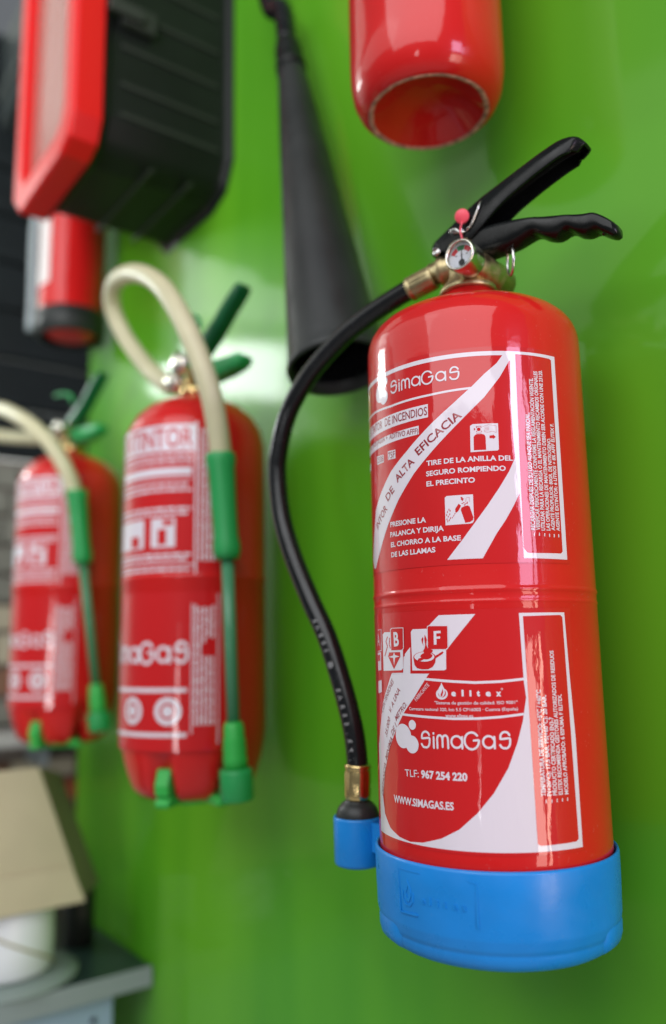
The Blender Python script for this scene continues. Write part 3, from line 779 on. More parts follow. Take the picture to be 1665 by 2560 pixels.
# ---- the two labels in millimetres: s round the cylinder, z up; polygons (layer, colour, loops), texts (layer, colour, text, start, end, cap height, bold, slant)
UPPER = ([(1, 'w', [[(26.5, 194.3), (66.2, 194.3), (66.2, 54.2), (32.2, 54.5), (31.58, 96.93), (29.96, 120.79), (29.29, 137.59), (28.86, 158.83), (30.07, 186.9)], [(33.98, 192.29), (45.51, 192.32), (60.95, 191.99), (62.64, 191.17), (62.34, 59.42), (60.66, 58.02), (37.01, 57.83), (34.65, 58.12), (32.39, 61.24), (33.01, 121.9)]]), (1, 'w', [[(-130, 194.3), (27.5, 194.3), (26, 191.3), (-130, 191.3)]]), (1, 'w', [[(27.01, 194.0), (20.78, 185.7), (12.17, 178.36), (3.64, 170.26), (-9.19, 159.7), (-26.11, 147.0), (-45.64, 131.93), (-62.04, 120.7), (-75.44, 108.67), (-87.22, 97.13), (-100, 62.0), (-95.31, 55.67), (-90.83, 55.24), (-81.03, 65.91), (-67.86, 83.0), (-54.51, 99.61), (-39.57, 115.69), (-23.37, 130.45), (-4.52, 147.4), (11.42, 162.26), (22.37, 175.95), (31.12, 190.2)]]), (1, 'w', [[(29.96, 120.79), (25.25, 111.38), (18.58, 101.09), (9.99, 88.99), (1.54, 78.11), (-6.94, 67.36), (-17.45, 54.97), (5.62, 54.85), (9.67, 61.56), (15.05, 70.5), (21.52, 79.52), (27.13, 88.68), (31.58, 96.93)]]), (1, 'w', [[(-130, 170.06), (-82.74, 170.06), (-59.77, 168.41), (-44.12, 168.63), (-25.26, 168.83), (-8.81, 169.58), (3.08, 169.98), (3.08, 168.48), (-8.81, 168.08), (-25.26, 167.33), (-44.12, 167.13), (-59.77, 166.91), (-82.74, 168.56), (-130, 168.56)]]), (1, 'w', [[(-130, 160.82), (-26.89, 162.0), (-27.08, 152.77), (-130, 151.04)]]), (1, 'w', [[(-130, 146.26), (-34.54, 148.1), (-34.66, 142.12), (-130, 139.83)]]), (1, 'w', [[(-64.95, 136.04), (-56.26, 135.48), (-56.39, 129.23), (-65.08, 129.77)]]), (1, 'w', [[(-81.52, 135.93), (-70.66, 134.86), (-70.75, 129.38), (-81.67, 129.63)]]), (1, 'w', [[(-112, 134.86), (-98, 134.86), (-98, 129.38), (-112, 129.38)]]), (2, 'w', [[(40.01, 71.1), (40.68, 71.12), (40.62, 69.05), (39.95, 69.04)]]), (2, 'w', [[(43.74, 71.19), (44.43, 71.21), (44.36, 69.13), (43.67, 69.12)]]), (2, 'w', [[(47.72, 71.0), (48.44, 71.02), (48.36, 68.95), (47.64, 68.92)]]), (2, 'w', [[(51.57, 70.83), (52.31, 70.86), (52.23, 68.78), (51.49, 68.75)]]), (2, 'w', [[(55.36, 70.68), (56.14, 70.72), (56.05, 68.63), (55.27, 68.59)]]), (2, 'w', [[(59.2, 70.86), (60.02, 70.91), (59.93, 68.81), (59.11, 68.77)]]), (1, 'w', [[(1.39, 143.23), (3.21, 144.27), (19.69, 144.19), (19.42, 126.61), (18.51, 125.74), (1.0, 125.31)]]), (2, 'r', [[(3.37, 135.42), (4.23, 136.68), (5.42, 137.29), (8.7, 137.32), (10.44, 136.76), (11.13, 135.25), (11.11, 126.43), (3.17, 126.48)]]), (2, 'r', [[(8.14, 140.41), (8.02, 139.93), (7.74, 139.54), (7.34, 139.28), (6.87, 139.21), (6.41, 139.34), (6.03, 139.63), (5.79, 140.06), (5.72, 140.55), (5.83, 141.03), (6.11, 141.42), (6.52, 141.67), (6.99, 141.74), (7.44, 141.62), (7.82, 141.33), (8.07, 140.9)]]), (2, 'r', [[(5.21, 138.1), (8.64, 138.11), (8.62, 137.8), (5.19, 137.78)]]), (2, 'r', [[(5.16, 142.75), (8.7, 142.76), (8.69, 142.45), (5.15, 142.44)]]), (2, 'r', [[(3.85, 141.73), (4.92, 140.76), (3.87, 139.77)]]), (2, 'r', [[(5.29, 142.16), (5.99, 142.12), (5.86, 141.49), (5.31, 141.63)]]), (2, 'r', [[(8.17, 142.15), (8.87, 142.12), (8.74, 141.49), (8.19, 141.62)]]), (2, 'r', [[(5.27, 139.47), (5.97, 139.42), (5.84, 138.8), (5.29, 138.94)]]), (2, 'r', [[(8.19, 139.4), (8.9, 139.37), (8.77, 138.74), (8.22, 138.87)]]), (2, 'r', [[(9.45, 142.12), (10.99, 142.58), (10.95, 142.73), (9.41, 142.27)]]), (2, 'r', [[(10.99, 142.58), (13.55, 143.27), (13.51, 143.42), (10.95, 142.73)]]), (2, 'r', [[(13.52, 143.27), (18.31, 142.45), (18.34, 142.6), (13.55, 143.42)]]), (2, 'r', [[(18.25, 142.52), (18.18, 137.93), (18.33, 137.93), (18.4, 142.53)]]), (2, 'r', [[(18.28, 138.01), (15.37, 138.97), (15.32, 138.82), (18.23, 137.86)]]), (2, 'r', [[(15.33, 138.97), (13.27, 138.3), (13.31, 138.15), (15.37, 138.82)]]), (2, 'r', [[(13.3, 138.31), (10.79, 138.62), (10.77, 138.46), (13.28, 138.15)]]), (2, 'r', [[(10.85, 138.55), (10.66, 139.78), (10.51, 139.75), (10.7, 138.53)]]), (2, 'r', [[(10.67, 141.63), (13.71, 141.67), (13.71, 141.83), (10.67, 141.79)]]), (2, 'r', [[(10.63, 140.68), (13.66, 140.72), (13.66, 140.88), (10.63, 140.84)]]), (2, 'r', [[(10.58, 139.74), (13.62, 139.77), (13.62, 139.93), (10.58, 139.89)]]), (2, 'r', [[(13.68, 135.95), (15.98, 136.14), (16.0, 136.67), (17.8, 134.94), (16.0, 133.51), (15.92, 134.04), (13.7, 134.1)]]), (1, 'w', [[(-17.42, 96.29), (-16.05, 97.21), (1.25, 97.03), (1.18, 79.72), (0.26, 78.24), (-1.5, 77.82), (-17.61, 77.74)]]), (2, 'r', [[(-7.04, 87.14), (-6.57, 88.66), (-4.5, 89.55), (-2.47, 89.93), (-1.25, 89.19), (0.92, 81.78), (0.49, 80.02), (-1.46, 78.84), (-4.48, 78.51)]]), (2, 'r', [[(-8.23, 91.46), (-6.77, 89.96), (-8.7, 86.59), (-10.02, 85.55), (-10.67, 86.12), (-10.68, 88.18)]]), (2, 'r', [[(-10.86, 85.72), (-11.53, 84.63), (-11.18, 84.41), (-10.51, 85.49)]]), (2, 'r', [[(-11.75, 84.24), (-12.36, 83.25), (-12.01, 83.03), (-11.4, 84.01)]]), (2, 'r', [[(-12.63, 82.97), (-13.18, 82.19), (-12.84, 81.95), (-12.29, 82.73)]]), (2, 'r', [[(-14.81, 88.93), (-14.49, 87.97), (-15.0, 87.08), (-15.17, 88.03)]]), (2, 'r', [[(-15.93, 87.47), (-15.6, 86.51), (-16.11, 85.63), (-16.28, 86.57)]]), (2, 'r', [[(-14.06, 88.09), (-13.74, 87.14), (-14.24, 86.25), (-14.41, 87.19)]]), (2, 'r', [[(-16.54, 85.46), (-16.21, 84.5), (-16.73, 83.61), (-16.9, 84.55)]]), (2, 'r', [[(-15.53, 84.34), (-15.2, 83.38), (-15.71, 82.49), (-15.89, 83.43)]]), (2, 'r', [[(-14.42, 85.8), (-14.09, 84.84), (-14.6, 83.95), (-14.77, 84.89)]]), (2, 'r', [[(-16.4, 82.6), (-16.07, 81.64), (-16.58, 80.75), (-16.75, 81.7)]]), (2, 'r', [[(-14.84, 81.95), (-14.52, 81.0), (-15.03, 80.11), (-15.2, 81.05)]]), (2, 'r', [[(-14.01, 83.18), (-13.68, 82.22), (-14.19, 81.34), (-14.36, 82.28)]]), (2, 'r', [[(-15.92, 81.27), (-15.59, 80.31), (-16.11, 79.42), (-16.28, 80.37)]]), (2, 'r', [[(-7.03, 95.66), (-5.75, 95.83), (-5.4, 94.61), (-4.68, 94.72), (-5.62, 92.98), (-6.83, 94.36), (-6.32, 94.47)]]), (2, 'r', [[(-6.33, 91.74), (-5.52, 91.78), (-5.5, 91.16), (-6.26, 91.16)]]), (2, 'r', [[(-5.3, 92.18), (-4.49, 92.23), (-4.46, 91.61), (-5.22, 91.61)]]), (2, 'r', [[(-4.32, 91.34), (-3.51, 91.39), (-3.49, 90.77), (-4.25, 90.77)]]), (2, 'r', [[(-3.31, 91.53), (-2.5, 91.58), (-2.48, 90.96), (-3.23, 90.96)]]), (2, 'r', [[(-4.86, 90.6), (-4.05, 90.65), (-4.03, 90.03), (-4.79, 90.03)]]), (2, 'r', [[(-3.02, 92.28), (-2.21, 92.34), (-2.19, 91.72), (-2.95, 91.71)]]), (2, 'r', [[(-3.56, 92.05), (-3.19, 94.87), (-3.34, 94.89), (-3.71, 92.08)]]), (2, 'r', [[(-3.25, 94.8), (-1.22, 95.19), (-1.25, 95.34), (-3.28, 94.96)]]), (2, 'r', [[(-1.31, 95.26), (-1.19, 92.16), (-1.04, 92.17), (-1.16, 95.27)]])], [(2, 'd', 'DE INCENDIOS', (-67.63, 154.64), (-27.66, 154.5), 5.71, 0.01, 0.0), (2, 'd', 'ADITIVO AFFF)', (-62.63, 144.14), (-35.07, 142.74), 3.7, 0.01, 0.0), (2, 'd', '75F', (-64.56, 130.33), (-56.93, 130.17), 4.51, 0.01, 0.0), (2, 'd', '233B', (-80.67, 130.68), (-71.37, 130.37), 4.07, 0.01, 0.0), (2, 'd', 'EXTINTOR', (-98.55, 154.6), (-71.37, 154.6), 5.71, 0.01, 0), (2, 'd', '6 LITROS (AGUA +', (-97.9, 144.19), (-64.83, 144.19), 3.7, 0.01, 0), (2, 'd', 'EFICACIA', (-35.53, 127.23), (-3.37, 150.28), 5.4, 0.02, 0.0), (2, 'd', 'ALTA', (-55.09, 111.5), (-38.61, 123.09), 5.4, 0.02, 0.0), (2, 'd', 'DE', (-66.54, 100.1), (-58.3, 106.56), 5.4, 0.02, 0.0), (2, 'd', 'INTOR', (-83.52, 82.42), (-67.22, 94.8), 5.4, 0.02, 0.0), (2, 'w', 'TIRE DE LA ANILLA DEL', (-29.56, 119.35), (28.27, 118.89), 3.24, 0.03, 0.0), (2, 'w', 'SEGURO ROMPIENDO', (-30.09, 112.17), (23.22, 112.11), 3.23, 0.03, 0.0), (2, 'w', 'EL PRECINTO', (-30.13, 105.27), (2.95, 104.99), 3.24, 0.03, 0.0), (2, 'w', 'PRESIONE LA', (-64.37, 81.76), (-31.47, 81.19), 3.32, 0.03, 0.0), (2, 'w', 'PALANCA Y DIRIJA', (-64.73, 74.72), (-18.88, 74.33), 3.27, 0.03, 0.0), (2, 'w', 'EL CHORRO A LA BASE', (-64.33, 67.62), (-7.75, 67.2), 3.23, 0.03, 0.0), (2, 'w', 'DE LAS LLAMAS', (-64.32, 60.6), (-25.34, 60.63), 3.26, 0.03, 0.0), (2, 'w', 'RECARGAR DESPUÉS DE SU USO AUNQUE SEA PARCIAL.', (41.13, 72.83), (41.73, 152.0), 2.8, 0.03, 0.0), (2, 'w', 'VERIFICAR PERIODICAMENTE CONFORME LA REGLAMENTACIÓN VIGENTE.', (44.75, 72.92), (45.96, 176.14), 2.8, 0.03, 0.0), (2, 'w', 'UTILIZAR PARA LA RECARGA O EL MANTENIMIENTO RECAMBIOS ORIGINALES', (48.56, 72.74), (49.77, 181.42), 2.8, 0.03, 0.0), (2, 'w', 'LAS OPERACIONES DE MANTENIMIENTO DEBEN SER ACORDE CON UNE 23120.', (52.62, 72.89), (53.84, 182.57), 2.8, 0.03, 0.0), (2, 'w', 'AGENTE PROPULSOR: 80GR. DE NITROGENO.', (56.56, 73.07), (57.45, 135.81), 2.8, 0.03, 0.0), (2, 'w', 'AGENTE EXTINTOR: 6 LITROS + 8% AFFF ELITEX F.', (60.78, 72.98), (61.04, 146.16), 2.8, 0.03, 0.0)])
LOWER = ([(1, 'w', [[(-68.53, -18.81), (-75.5, -28.72), (-83.12, -38.85), (-89.25, -53.99), (-94.9, -66.82), (-96, -66.82), (-96, -125.6), (63.6, -125.6), (63.4, -60.0), (61.5, -20.0), (60.2, 19.6), (26.8, 19.4), (27.61, -23.35), (28.56, -33.39), (25.65, -47.67), (21.5, -60.7), (15.11, -75.77), (5.57, -90.8), (-4.88, -102.81), (-16.62, -113.08), (-28.9, -119.56), (-42.46, -123.64), (-53.35, -124.76), (-64.38, -123.62), (-75.89, -120.01), (-84.72, -112.29), (-87.74, -102.15), (-82.5, -84.7), (-73.92, -68.24), (-64.94, -55.64), (-56.52, -44.54), (-45.96, -33.62), (-33.43, -18.02)]]), (2, 'r', [[(29.34, 17.32), (56.54, 17.97), (58.28, 16.58), (60.5, -120.38), (58.38, -121.73), (32.87, -122.07), (30.84, -120.91)]]), (1, 'w', [[(-24.9, 19.24), (-0.79, 19.3), (-33.15, -17.79), (-33.17, -18.25), (-48.13, -18.37), (-68.29, -18.69)]]), (2, 'r', [[(-47.43, 12.06), (-32.69, 12.46), (-18.82, 12.41), (-19.11, -3.03), (-19.99, -18.0), (-48.44, -18.14)]]), (2, 'r', [[(-87.38, 12.96), (-52.62, 12.22), (-53.14, -6.69), (-54.4, -7.28), (-55.24, -17.63), (-89.48, -18.81)]]), (1, 'w', [[(-36.33, -20.82), (-18.62, -22.08), (-2.4, -22.9), (13.32, -22.4), (27.69, -21.1), (27.69, -22.7), (13.32, -24.0), (-2.4, -24.5), (-18.62, -23.68), (-36.33, -22.42)]]), (1, 'w', [[(-58.01, -44.11), (-34.87, -44.89), (-17.22, -45.39), (-2.28, -45.09), (12.24, -44.15), (26.47, -42.65), (26.47, -44.15), (12.24, -45.65), (-2.28, -46.59), (-17.22, -46.89), (-34.87, -46.39), (-58.01, -45.61)]]), (3, 'w', [[(-46.75, 9.18), (-45.06, 10.78), (-20.09, 10.8), (-21.04, -15.26), (-22.33, -15.94), (-46.53, -16.15)]]), (4, 'w', [[(-33.53, 12.36), (-32.37, 12.82), (-18.7, 12.43), (-19.01, -1.89), (-20.3, -3.04), (-33.68, -2.86)]]), (5, 'r', [[(-33.06, 12.0), (-31.98, 12.46), (-19.15, 12.1), (-19.43, -1.54), (-20.65, -2.55), (-33.33, -2.38)]]), (6, 'w', [[(-28.69, 9.07), (-23.74, 9.22), (-23.73, 7.69), (-26.87, 7.63), (-26.88, 5.53), (-24.2, 5.62), (-24.26, 4.23), (-26.86, 4.14), (-26.94, 0.38), (-28.82, 0.35)]]), (4, 'r', [[(-27.75, -7.79), (-28.07, -8.75), (-28.92, -9.65), (-30.25, -10.42), (-31.99, -11.01), (-34.05, -11.37), (-36.29, -11.5), (-38.57, -11.37), (-40.73, -10.99), (-42.63, -10.38), (-44.1, -9.59), (-45.02, -8.67), (-45.31, -7.69), (-44.94, -6.7), (-43.93, -5.79), (-42.4, -5.01), (-40.45, -4.42), (-38.25, -4.06), (-35.97, -3.96), (-33.74, -4.11), (-31.72, -4.51), (-30.03, -5.12), (-28.76, -5.91), (-27.99, -6.82)]]), (4, 'r', [[(-45.3, -7.54), (-44.5, -12.48), (-42.49, -14.58), (-38.57, -15.4), (-33.55, -15.25), (-30.27, -13.73), (-28.44, -11.11), (-27.75, -7.65)]]), (5, 'w', [[(-28.83, -7.37), (-29.1, -8.15), (-29.86, -8.88), (-31.05, -9.51), (-32.6, -9.99), (-34.42, -10.28), (-36.41, -10.38), (-38.42, -10.27), (-40.34, -9.96), (-42.01, -9.47), (-43.3, -8.82), (-44.11, -8.07), (-44.36, -7.27), (-44.04, -6.46), (-43.16, -5.72), (-41.82, -5.09), (-40.11, -4.61), (-38.17, -4.32), (-36.15, -4.23), (-34.17, -4.36), (-32.37, -4.68), (-30.86, -5.19), (-29.73, -5.83), (-29.04, -6.57)]]), (4, 'r', [[(-28.81, -7.09), (-22.94, -3.9), (-22.37, -4.6), (-23.01, -5.49), (-28.09, -8.48)]]), (6, 'r', [[(-38.6, -5.82), (-36.42, -4.79), (-37.04, -3.38), (-35.88, -2.0), (-34.9, 1.5), (-33.4, -2.03), (-29.81, -2.77), (-30.03, -4.16), (-31.51, -5.19), (-29.96, -6.25), (-30.81, -7.63), (-32.46, -8.66), (-34.52, -8.99), (-36.59, -8.85), (-39.21, -10.02), (-41.65, -9.67), (-40.89, -8.41), (-38.68, -7.93), (-39.51, -7.01)]]), (4, 'r', [[(-35.5, 7.13), (-33.97, 3.93), (-34.52, 0.65), (-35.27, -1.3), (-35.48, 1.51), (-35.88, 3.97)]]), (4, 'r', [[(-36.99, 5.75), (-36.56, 3.98), (-37.15, 1.88), (-36.57, -0.23), (-37.84, 1.9), (-38.18, 4.02)]]), (3, 'w', [[(-79.56, 8.11), (-76.69, 9.55), (-54.45, 9.3), (-54.92, -14.66), (-56.74, -16.11), (-79.78, -16.85)]]), (4, 'w', [[(-68.27, 11.2), (-66.28, 12.25), (-53.46, 12.17), (-53.68, -1.8), (-55.46, -3.07), (-68.22, -3.29)]]), (5, 'r', [[(-67.45, 10.8), (-65.76, 11.86), (-54.01, 11.75), (-54.3, -1.5), (-56.09, -2.64), (-67.36, -2.85)]]), (4, 'r', [[(-71.96, -6.95), (-70.29, -4.23), (-57.5, -4.07), (-57.31, -7.16), (-64.7, -15.49)]]), (5, 'w', [[(-64.12, -4.25), (-63.07, -6.07), (-57.87, -6.94), (-63.03, -7.81), (-64.44, -12.96), (-65.22, -7.96), (-71.07, -7.39), (-65.4, -6.36)]]), (4, 'r', [[(-76.3, -6.89), (-71.81, -0.25), (-72.86, -0.1), (-77.48, -6.75)]]), (4, 'r', [[(-71.81, -0.1), (-73.98, 3.25), (-75.09, 3.1), (-72.86, -0.25)]]), (4, 'r', [[(-73.99, 3.09), (-71.43, 6.38), (-72.45, 6.56), (-75.08, 3.27)]]), (4, 'r', [[(-69.51, 5.71), (-70.49, 1.3), (-69.47, 1.25), (-68.51, 5.65)]]), (4, 'r', [[(-70.48, 1.21), (-68.9, -1.75), (-67.94, -1.6), (-69.49, 1.35)]]), (3, 'w', [[(-89.98, 11.52), (-81.68, 11.92), (-82.41, -3.25), (-90.97, -3.86)]]), (4, 'r', [[(-90.02, 11.06), (-82.78, 11.42), (-83.44, -2.72), (-90.9, -3.25)]]), (3, 'w', [[(-91.03, -4.46), (-83.78, -4.15), (-84.09, -16.42), (-91.14, -16.95)]]), (4, 'r', [[(-90.62, -6.28), (-85.76, -5.73), (-85.63, -9.86), (-90.46, -10.52)]]), (3, 'w', [[(-91.93, -24.27), (-83.98, -23.26), (-83.97, -31.4), (-91.92, -32.68)]]), (2, 'w', [[(-20.67, -30.79), (-20.85, -31.71), (-21.28, -32.56), (-21.94, -33.3), (-22.79, -33.87), (-23.78, -34.24), (-24.83, -34.38), (-25.88, -34.27), (-26.85, -33.94), (-27.69, -33.39), (-28.32, -32.67), (-28.7, -31.82), (-28.8, -30.9), (-28.62, -29.98), (-28.17, -29.11), (-27.48, -28.37), (-26.59, -27.79), (-25.59, -27.43), (-24.53, -27.3), (-23.49, -27.41), (-22.53, -27.75), (-21.73, -28.31), (-21.13, -29.03), (-20.77, -29.88)]]), (3, 'r', [[(-21.83, -30.4), (-22.0, -31.2), (-22.4, -31.92), (-23.02, -32.5), (-23.78, -32.88), (-24.62, -33.01), (-25.45, -32.9), (-26.2, -32.55), (-26.78, -31.98), (-27.14, -31.27), (-27.24, -30.47), (-27.07, -29.66), (-26.65, -28.93), (-26.02, -28.35), (-25.24, -27.98), (-24.4, -27.84), (-23.57, -27.96), (-22.84, -28.32), (-22.28, -28.88), (-21.93, -29.6)]]), (4, 'w', [[(-24.67, -23.61), (-23.85, -25.52), (-22.61, -27.89), (-22.42, -30.27), (-23.39, -32.18), (-24.92, -33.02), (-26.25, -32.22), (-27.22, -29.99), (-26.65, -27.25), (-25.19, -25.19)]]), (5, 'r', [[(-23.93, -27.43), (-23.58, -29.6), (-24.27, -31.79), (-25.21, -32.68), (-25.44, -30.99), (-24.46, -29.27)]]), (2, 'w', [[(14.15, -27.8), (14.02, -28.19), (13.7, -28.43), (13.33, -28.42), (13.04, -28.18), (12.94, -27.78), (13.08, -27.39), (13.39, -27.15), (13.76, -27.16), (14.05, -27.41)]]), (3, 'r', [[(13.88, -27.8), (13.81, -28.03), (13.63, -28.17), (13.42, -28.17), (13.26, -28.02), (13.21, -27.79), (13.28, -27.55), (13.46, -27.41), (13.67, -27.41), (13.83, -27.56)]]), (3, 'w', [[(37.62, -95.12), (38.21, -95.16), (38.08, -97.09), (37.49, -97.06)]]), (3, 'w', [[(41.57, -95.37), (42.18, -95.41), (42.05, -97.35), (41.44, -97.3)]]), (3, 'w', [[(45.23, -95.17), (45.86, -95.22), (45.72, -97.16), (45.09, -97.11)]]), (3, 'w', [[(49.09, -95.14), (49.74, -95.2), (49.59, -97.14), (48.94, -97.09)]]), (3, 'w', [[(53.03, -95.09), (53.71, -95.15), (53.56, -97.09), (52.87, -97.03)]])], [(6, 'w', 'B', (-63.77, 0.04), (-58.2, 0.27), 8.89, 0.03, 0.0), (5, 'w', 'A', (-90.26, 0.09), (-85.47, 0.52), 8.63, 0.0, 0.0), (3, 'w', 'FABRICANTE', (-43.92, -36.22), (-33.21, -25.61), 2.54, 0.0, 0.0), (2, 'w', 'e', (-18.26, -31.99), (-15.26, -31.96), 3.51, 0.06, 0.0), (2, 'w', 'l', (-11.61, -31.94), (-10.22, -31.93), 3.5, 0.06, 0.0), (2, 'w', 'i', (-6.71, -31.92), (-5.34, -31.92), 3.48, 0.06, 0.0), (2, 'w', 't', (-2.09, -31.93), (-0.07, -31.93), 3.34, 0.06, 0.0), (2, 'w', 'e', (3.42, -31.95), (6.64, -31.98), 3.47, 0.06, 0.0), (2, 'w', 'x', (9.78, -32.01), (13.0, -32.05), 3.47, 0.06, 0.0), (2, 'w', '"Sistema de gestión de calidad: ISO 9001"', (-30.09, -37.34), (22.91, -37.0), 1.87, 0.01, 0.0), (2, 'w', 'Carretera nacional 320, km 5.5 CP16003 · Cuenca (España)', (-50.59, -41.76), (22.96, -40.98), 1.88, 0.01, 0.0), (2, 'w', 'www.elitex.es', (-22.76, -45.29), (-4.92, -45.13), 2.0, 0.01, 0.0), (2, 'w', 'TLF:', (-56.27, -84.4), (-44.07, -83.84), 4.45, 0.0, 0.0), (2, 'w', '967 254 220', (-42.15, -83.77), (-10.17, -83.65), 4.45, 0.04, 0.0), (2, 'w', 'WWW.SIMAGAS.ES', (-69.76, -102.35), (-19.62, -101.69), 4.45, 0.03, 0.0), (2, 'd', 'METRO.', (-64.0, -49.92), (-52.37, -38.74), 3.4, 0.01, 0.3), (2, 'd', 'DE 1', (-68.96, -59.74), (-63.1, -52.57), 3.4, 0.01, 0.3), (2, 'd', 'MINIMA', (-78.73, -77.08), (-69.08, -61.87), 3.4, 0.01, 0.3), (2, 'd', 'DISTANCIA', (-87.69, -101.54), (-80.13, -79.39), 3.4, 0.01, 0.3), (2, 'd', 'V. A UNA', (-70.73, -44.76), (-58.59, -29.56), 3.4, 0.01, 0.3), (2, 'd', '35.000', (-77.65, -61.45), (-71.43, -48.4), 3.4, 0.01, 0.3), (2, 'd', 'CON TENSIONES', (-83.65, -45.61), (-65.41, -23.8), 3.4, 0.01, 0.3), (3, 'w', 'TEMPERATURA DE SERVICIO: +5°C / +60°C', (37.67, -93.18), (38.25, -28.76), 2.8, 0.03, 0.0), (3, 'w', 'P(+20°C): 17,5 BAR. PS(+60°C): 20 BAR.', (41.73, -93.11), (41.93, -32.11), 2.8, 0.03, 0.0), (3, 'w', 'PRODUCTO CERTIFICADO EN3-7', (45.69, -93.06), (46.13, -45.86), 2.8, 0.03, 0.0), (3, 'w', 'ELITEX RECOMIENDA GESTORES AUTORIZADOS DE RESIDUOS', (49.82, -93.05), (49.27, -4.62), 2.8, 0.03, 0.0), (3, 'w', 'MODELO APROBADO: 6 ESPUMA F ELITEX.', (54.23, -93.1), (53.45, -31.99), 2.8, 0.03, 0.0)])
LOGOS = [([(-73.16, 180.85, 6.78), (-68.06, 176.58, 5.14), (-65.69, 188.06, 2.97)], (-59.34, 176.46), (-4.58, 176.1), 9.09), ([(-57.35, -58.82, 7.85), (-49.04, -63.6, 5.65), (-48.28, -51.15, 3.12)], (-41.32, -65.04), (16.98, -64.12), 10.46)]
EMB = [[(-44.2, -141.68), (-62.51, -142.02), (-61.5, -168.22), (-46.96, -167.33)], [(-11.53, -142.37), (-7.16, -143.29), (-6.99, -168.5)]]

# ================================================================== the main extinguisher
AX, AY, AR = -0.4225, -0.0986, 0.080
me_ = thing('fire_extinguisher', 'red extinguisher with black levers, black hose and bright blue foot, nearest and in focus', 'fire extinguisher', (AX, AY, 1.25), 'fire extinguishers hung on the green wall')
def pt(phi, t, z, off=0.0):
    """point on the vertical plane through the axis at azimuth phi"""
    c, s = math.cos(rad(phi)), math.sin(rad(phi))
    return Vector((AX+c*t-s*off, AY+s*t+c*off, z))
prof = [(0.0200, 1.7200), (0.0202, 1.7065), (0.0215, 1.7048), (0.026, 1.7042), (0.035, 1.7033), (0.045, 1.7016), (0.055, 1.6989), (0.063, 1.6955), (0.069, 1.6917), (0.074, 1.6869), (0.0772, 1.6817), (0.0790, 1.6764), (0.0798, 1.6708), (0.08, 1.660),
        (0.08, 1.60), (0.08, 1.52), (0.08, 1.4878), (0.0802, 1.4868), (0.0807, 1.4856), (0.08075, 1.4848), (0.0803, 1.4836), (0.0800, 1.4825), (0.0800, 1.4792), (0.0802, 1.4784), (0.0805, 1.4775), (0.0802, 1.4766), (0.08, 1.4758),
        (0.08, 1.40), (0.08, 1.32), (0.08, 1.27)]
v, f = lathe(prof, (AX, AY), 192)
cyl = link('cylinder', v, f, M['red'], me_)

COLS = {'w': ('print_white', 'white_print'), 'r': ('print_red', 'red_print'), 'd': ('print_dark', 'dark_print')}
def make_label(a0, a1, z0, z1, data, logo_):
    V = []; nn = 72
    for k in range(nn+1):
        for z in (z0, z1):
            V.append((a0+(a1-a0)*k/nn, z))
    Fc = [(2*k, 2*k+2, 2*k+3, 2*k+1) for k in range(nn)]
    base = 0.0003
    o_lab = lab = link('label', wrap(V, (AX, AY), 1.45, AR+base), Fc, M['label_red'], me_)
    polys, texts = data
    for i, (layer, c, loops) in enumerate(polys):
        loops = [lp for lp in loops if len(lp) > 2]
        if not loops: continue
        v, f = slice_s(*fill_loops(loops))
        link(COLS[c][1], wrap(v, (AX, AY), 1.45, AR+base+0.00008*layer+0.0000006*i), f, M[COLS[c][0]], lab)
    for i, (layer, c, txt, p0, p1, cap, bold, shear) in enumerate(texts):
        v, f = text_on(txt, p0, p1, cap, bold, shear)
        link('lettering', wrap(v, (AX, AY), 1.45, AR+base+0.00008*layer+0.00002), f, M[COLS[c][0]], lab)
    blobs, b0, b1, cap = logo_
    items = []
    for i, (s, z, r) in enumerate(blobs):
        v, f = slice_s(*fill_loops([[(s+r*math.cos(q*math.pi/24), z+r*math.sin(q*math.pi/24)) for q in range(48)]]))
        items.append((wrap(v, (AX, AY), 1.45, AR+base+0.00018+0.000012*i), f))
    for i, (v, f) in enumerate(logotype(b0, b1, cap, 0.16)):
        items.append((wrap(v, (AX, AY), 1.45, AR+base+0.00018+0.000012*i), f))
    V, Fc = join(*items)
    link('logo', V, Fc, M['print_white'], lab)
    return lab
make_label(-165, 68.5, 51.5, 197.5, UPPER, LOGOS[0])
make_label(-165, 65.5, -127.6, 22.5, LOWER, LOGOS[1])

# ---- blue foot
prof = [(0.0808, 1.300), (0.0811, 1.3128), (0.0820, 1.3140), (0.0830, 1.3134), (0.0835, 1.3118), (0.0834, 1.300), (0.0826, 1.2750), (0.0822, 1.2725), (0.0808, 1.2685), (0.0803, 1.2662), (0.0797, 1.2656), (0.0797, 1.2640),
        (0.0790, 1.2602), (0.0768, 1.2565), (0.0735, 1.2545), (0.069, 1.2532), (0.05, 1.2528), (0.02, 1.2528)]
v, f = lathe(prof, (AX, AY), 160, cap=False)
foot = link('foot_cup', v, f, M['blue'], me_)
def lug(dg, w=0.055):
    V = []; nn = 12
    zr = [(0.0822, 1.2722), (0.0826, 1.2700), (0.0824, 1.2640), (0.0812, 1.2595), (0.0770, 1.2560)]
    for r, z in zr:
        for k in range(nn+1):
            a = rad(dg)+(k/nn-0.5)*w/0.085
            e = 1-abs(k/nn*2-1)**6
            V.append((AX+(r-0.0032*(1-e))*math.cos(a), AY+(r-0.0032*(1-e))*math.sin(a), z))
    Fc = [(j*(nn+1)+k, j*(nn+1)+k+1, (j+1)*(nn+1)+k+1, (j+1)*(nn+1)+k) for j in range(len(zr)-1) for k in range(nn)]
    return V, Fc
for dg in (-112, 22): link('lug', *lug(dg, 0.045), M['blue'], foot)
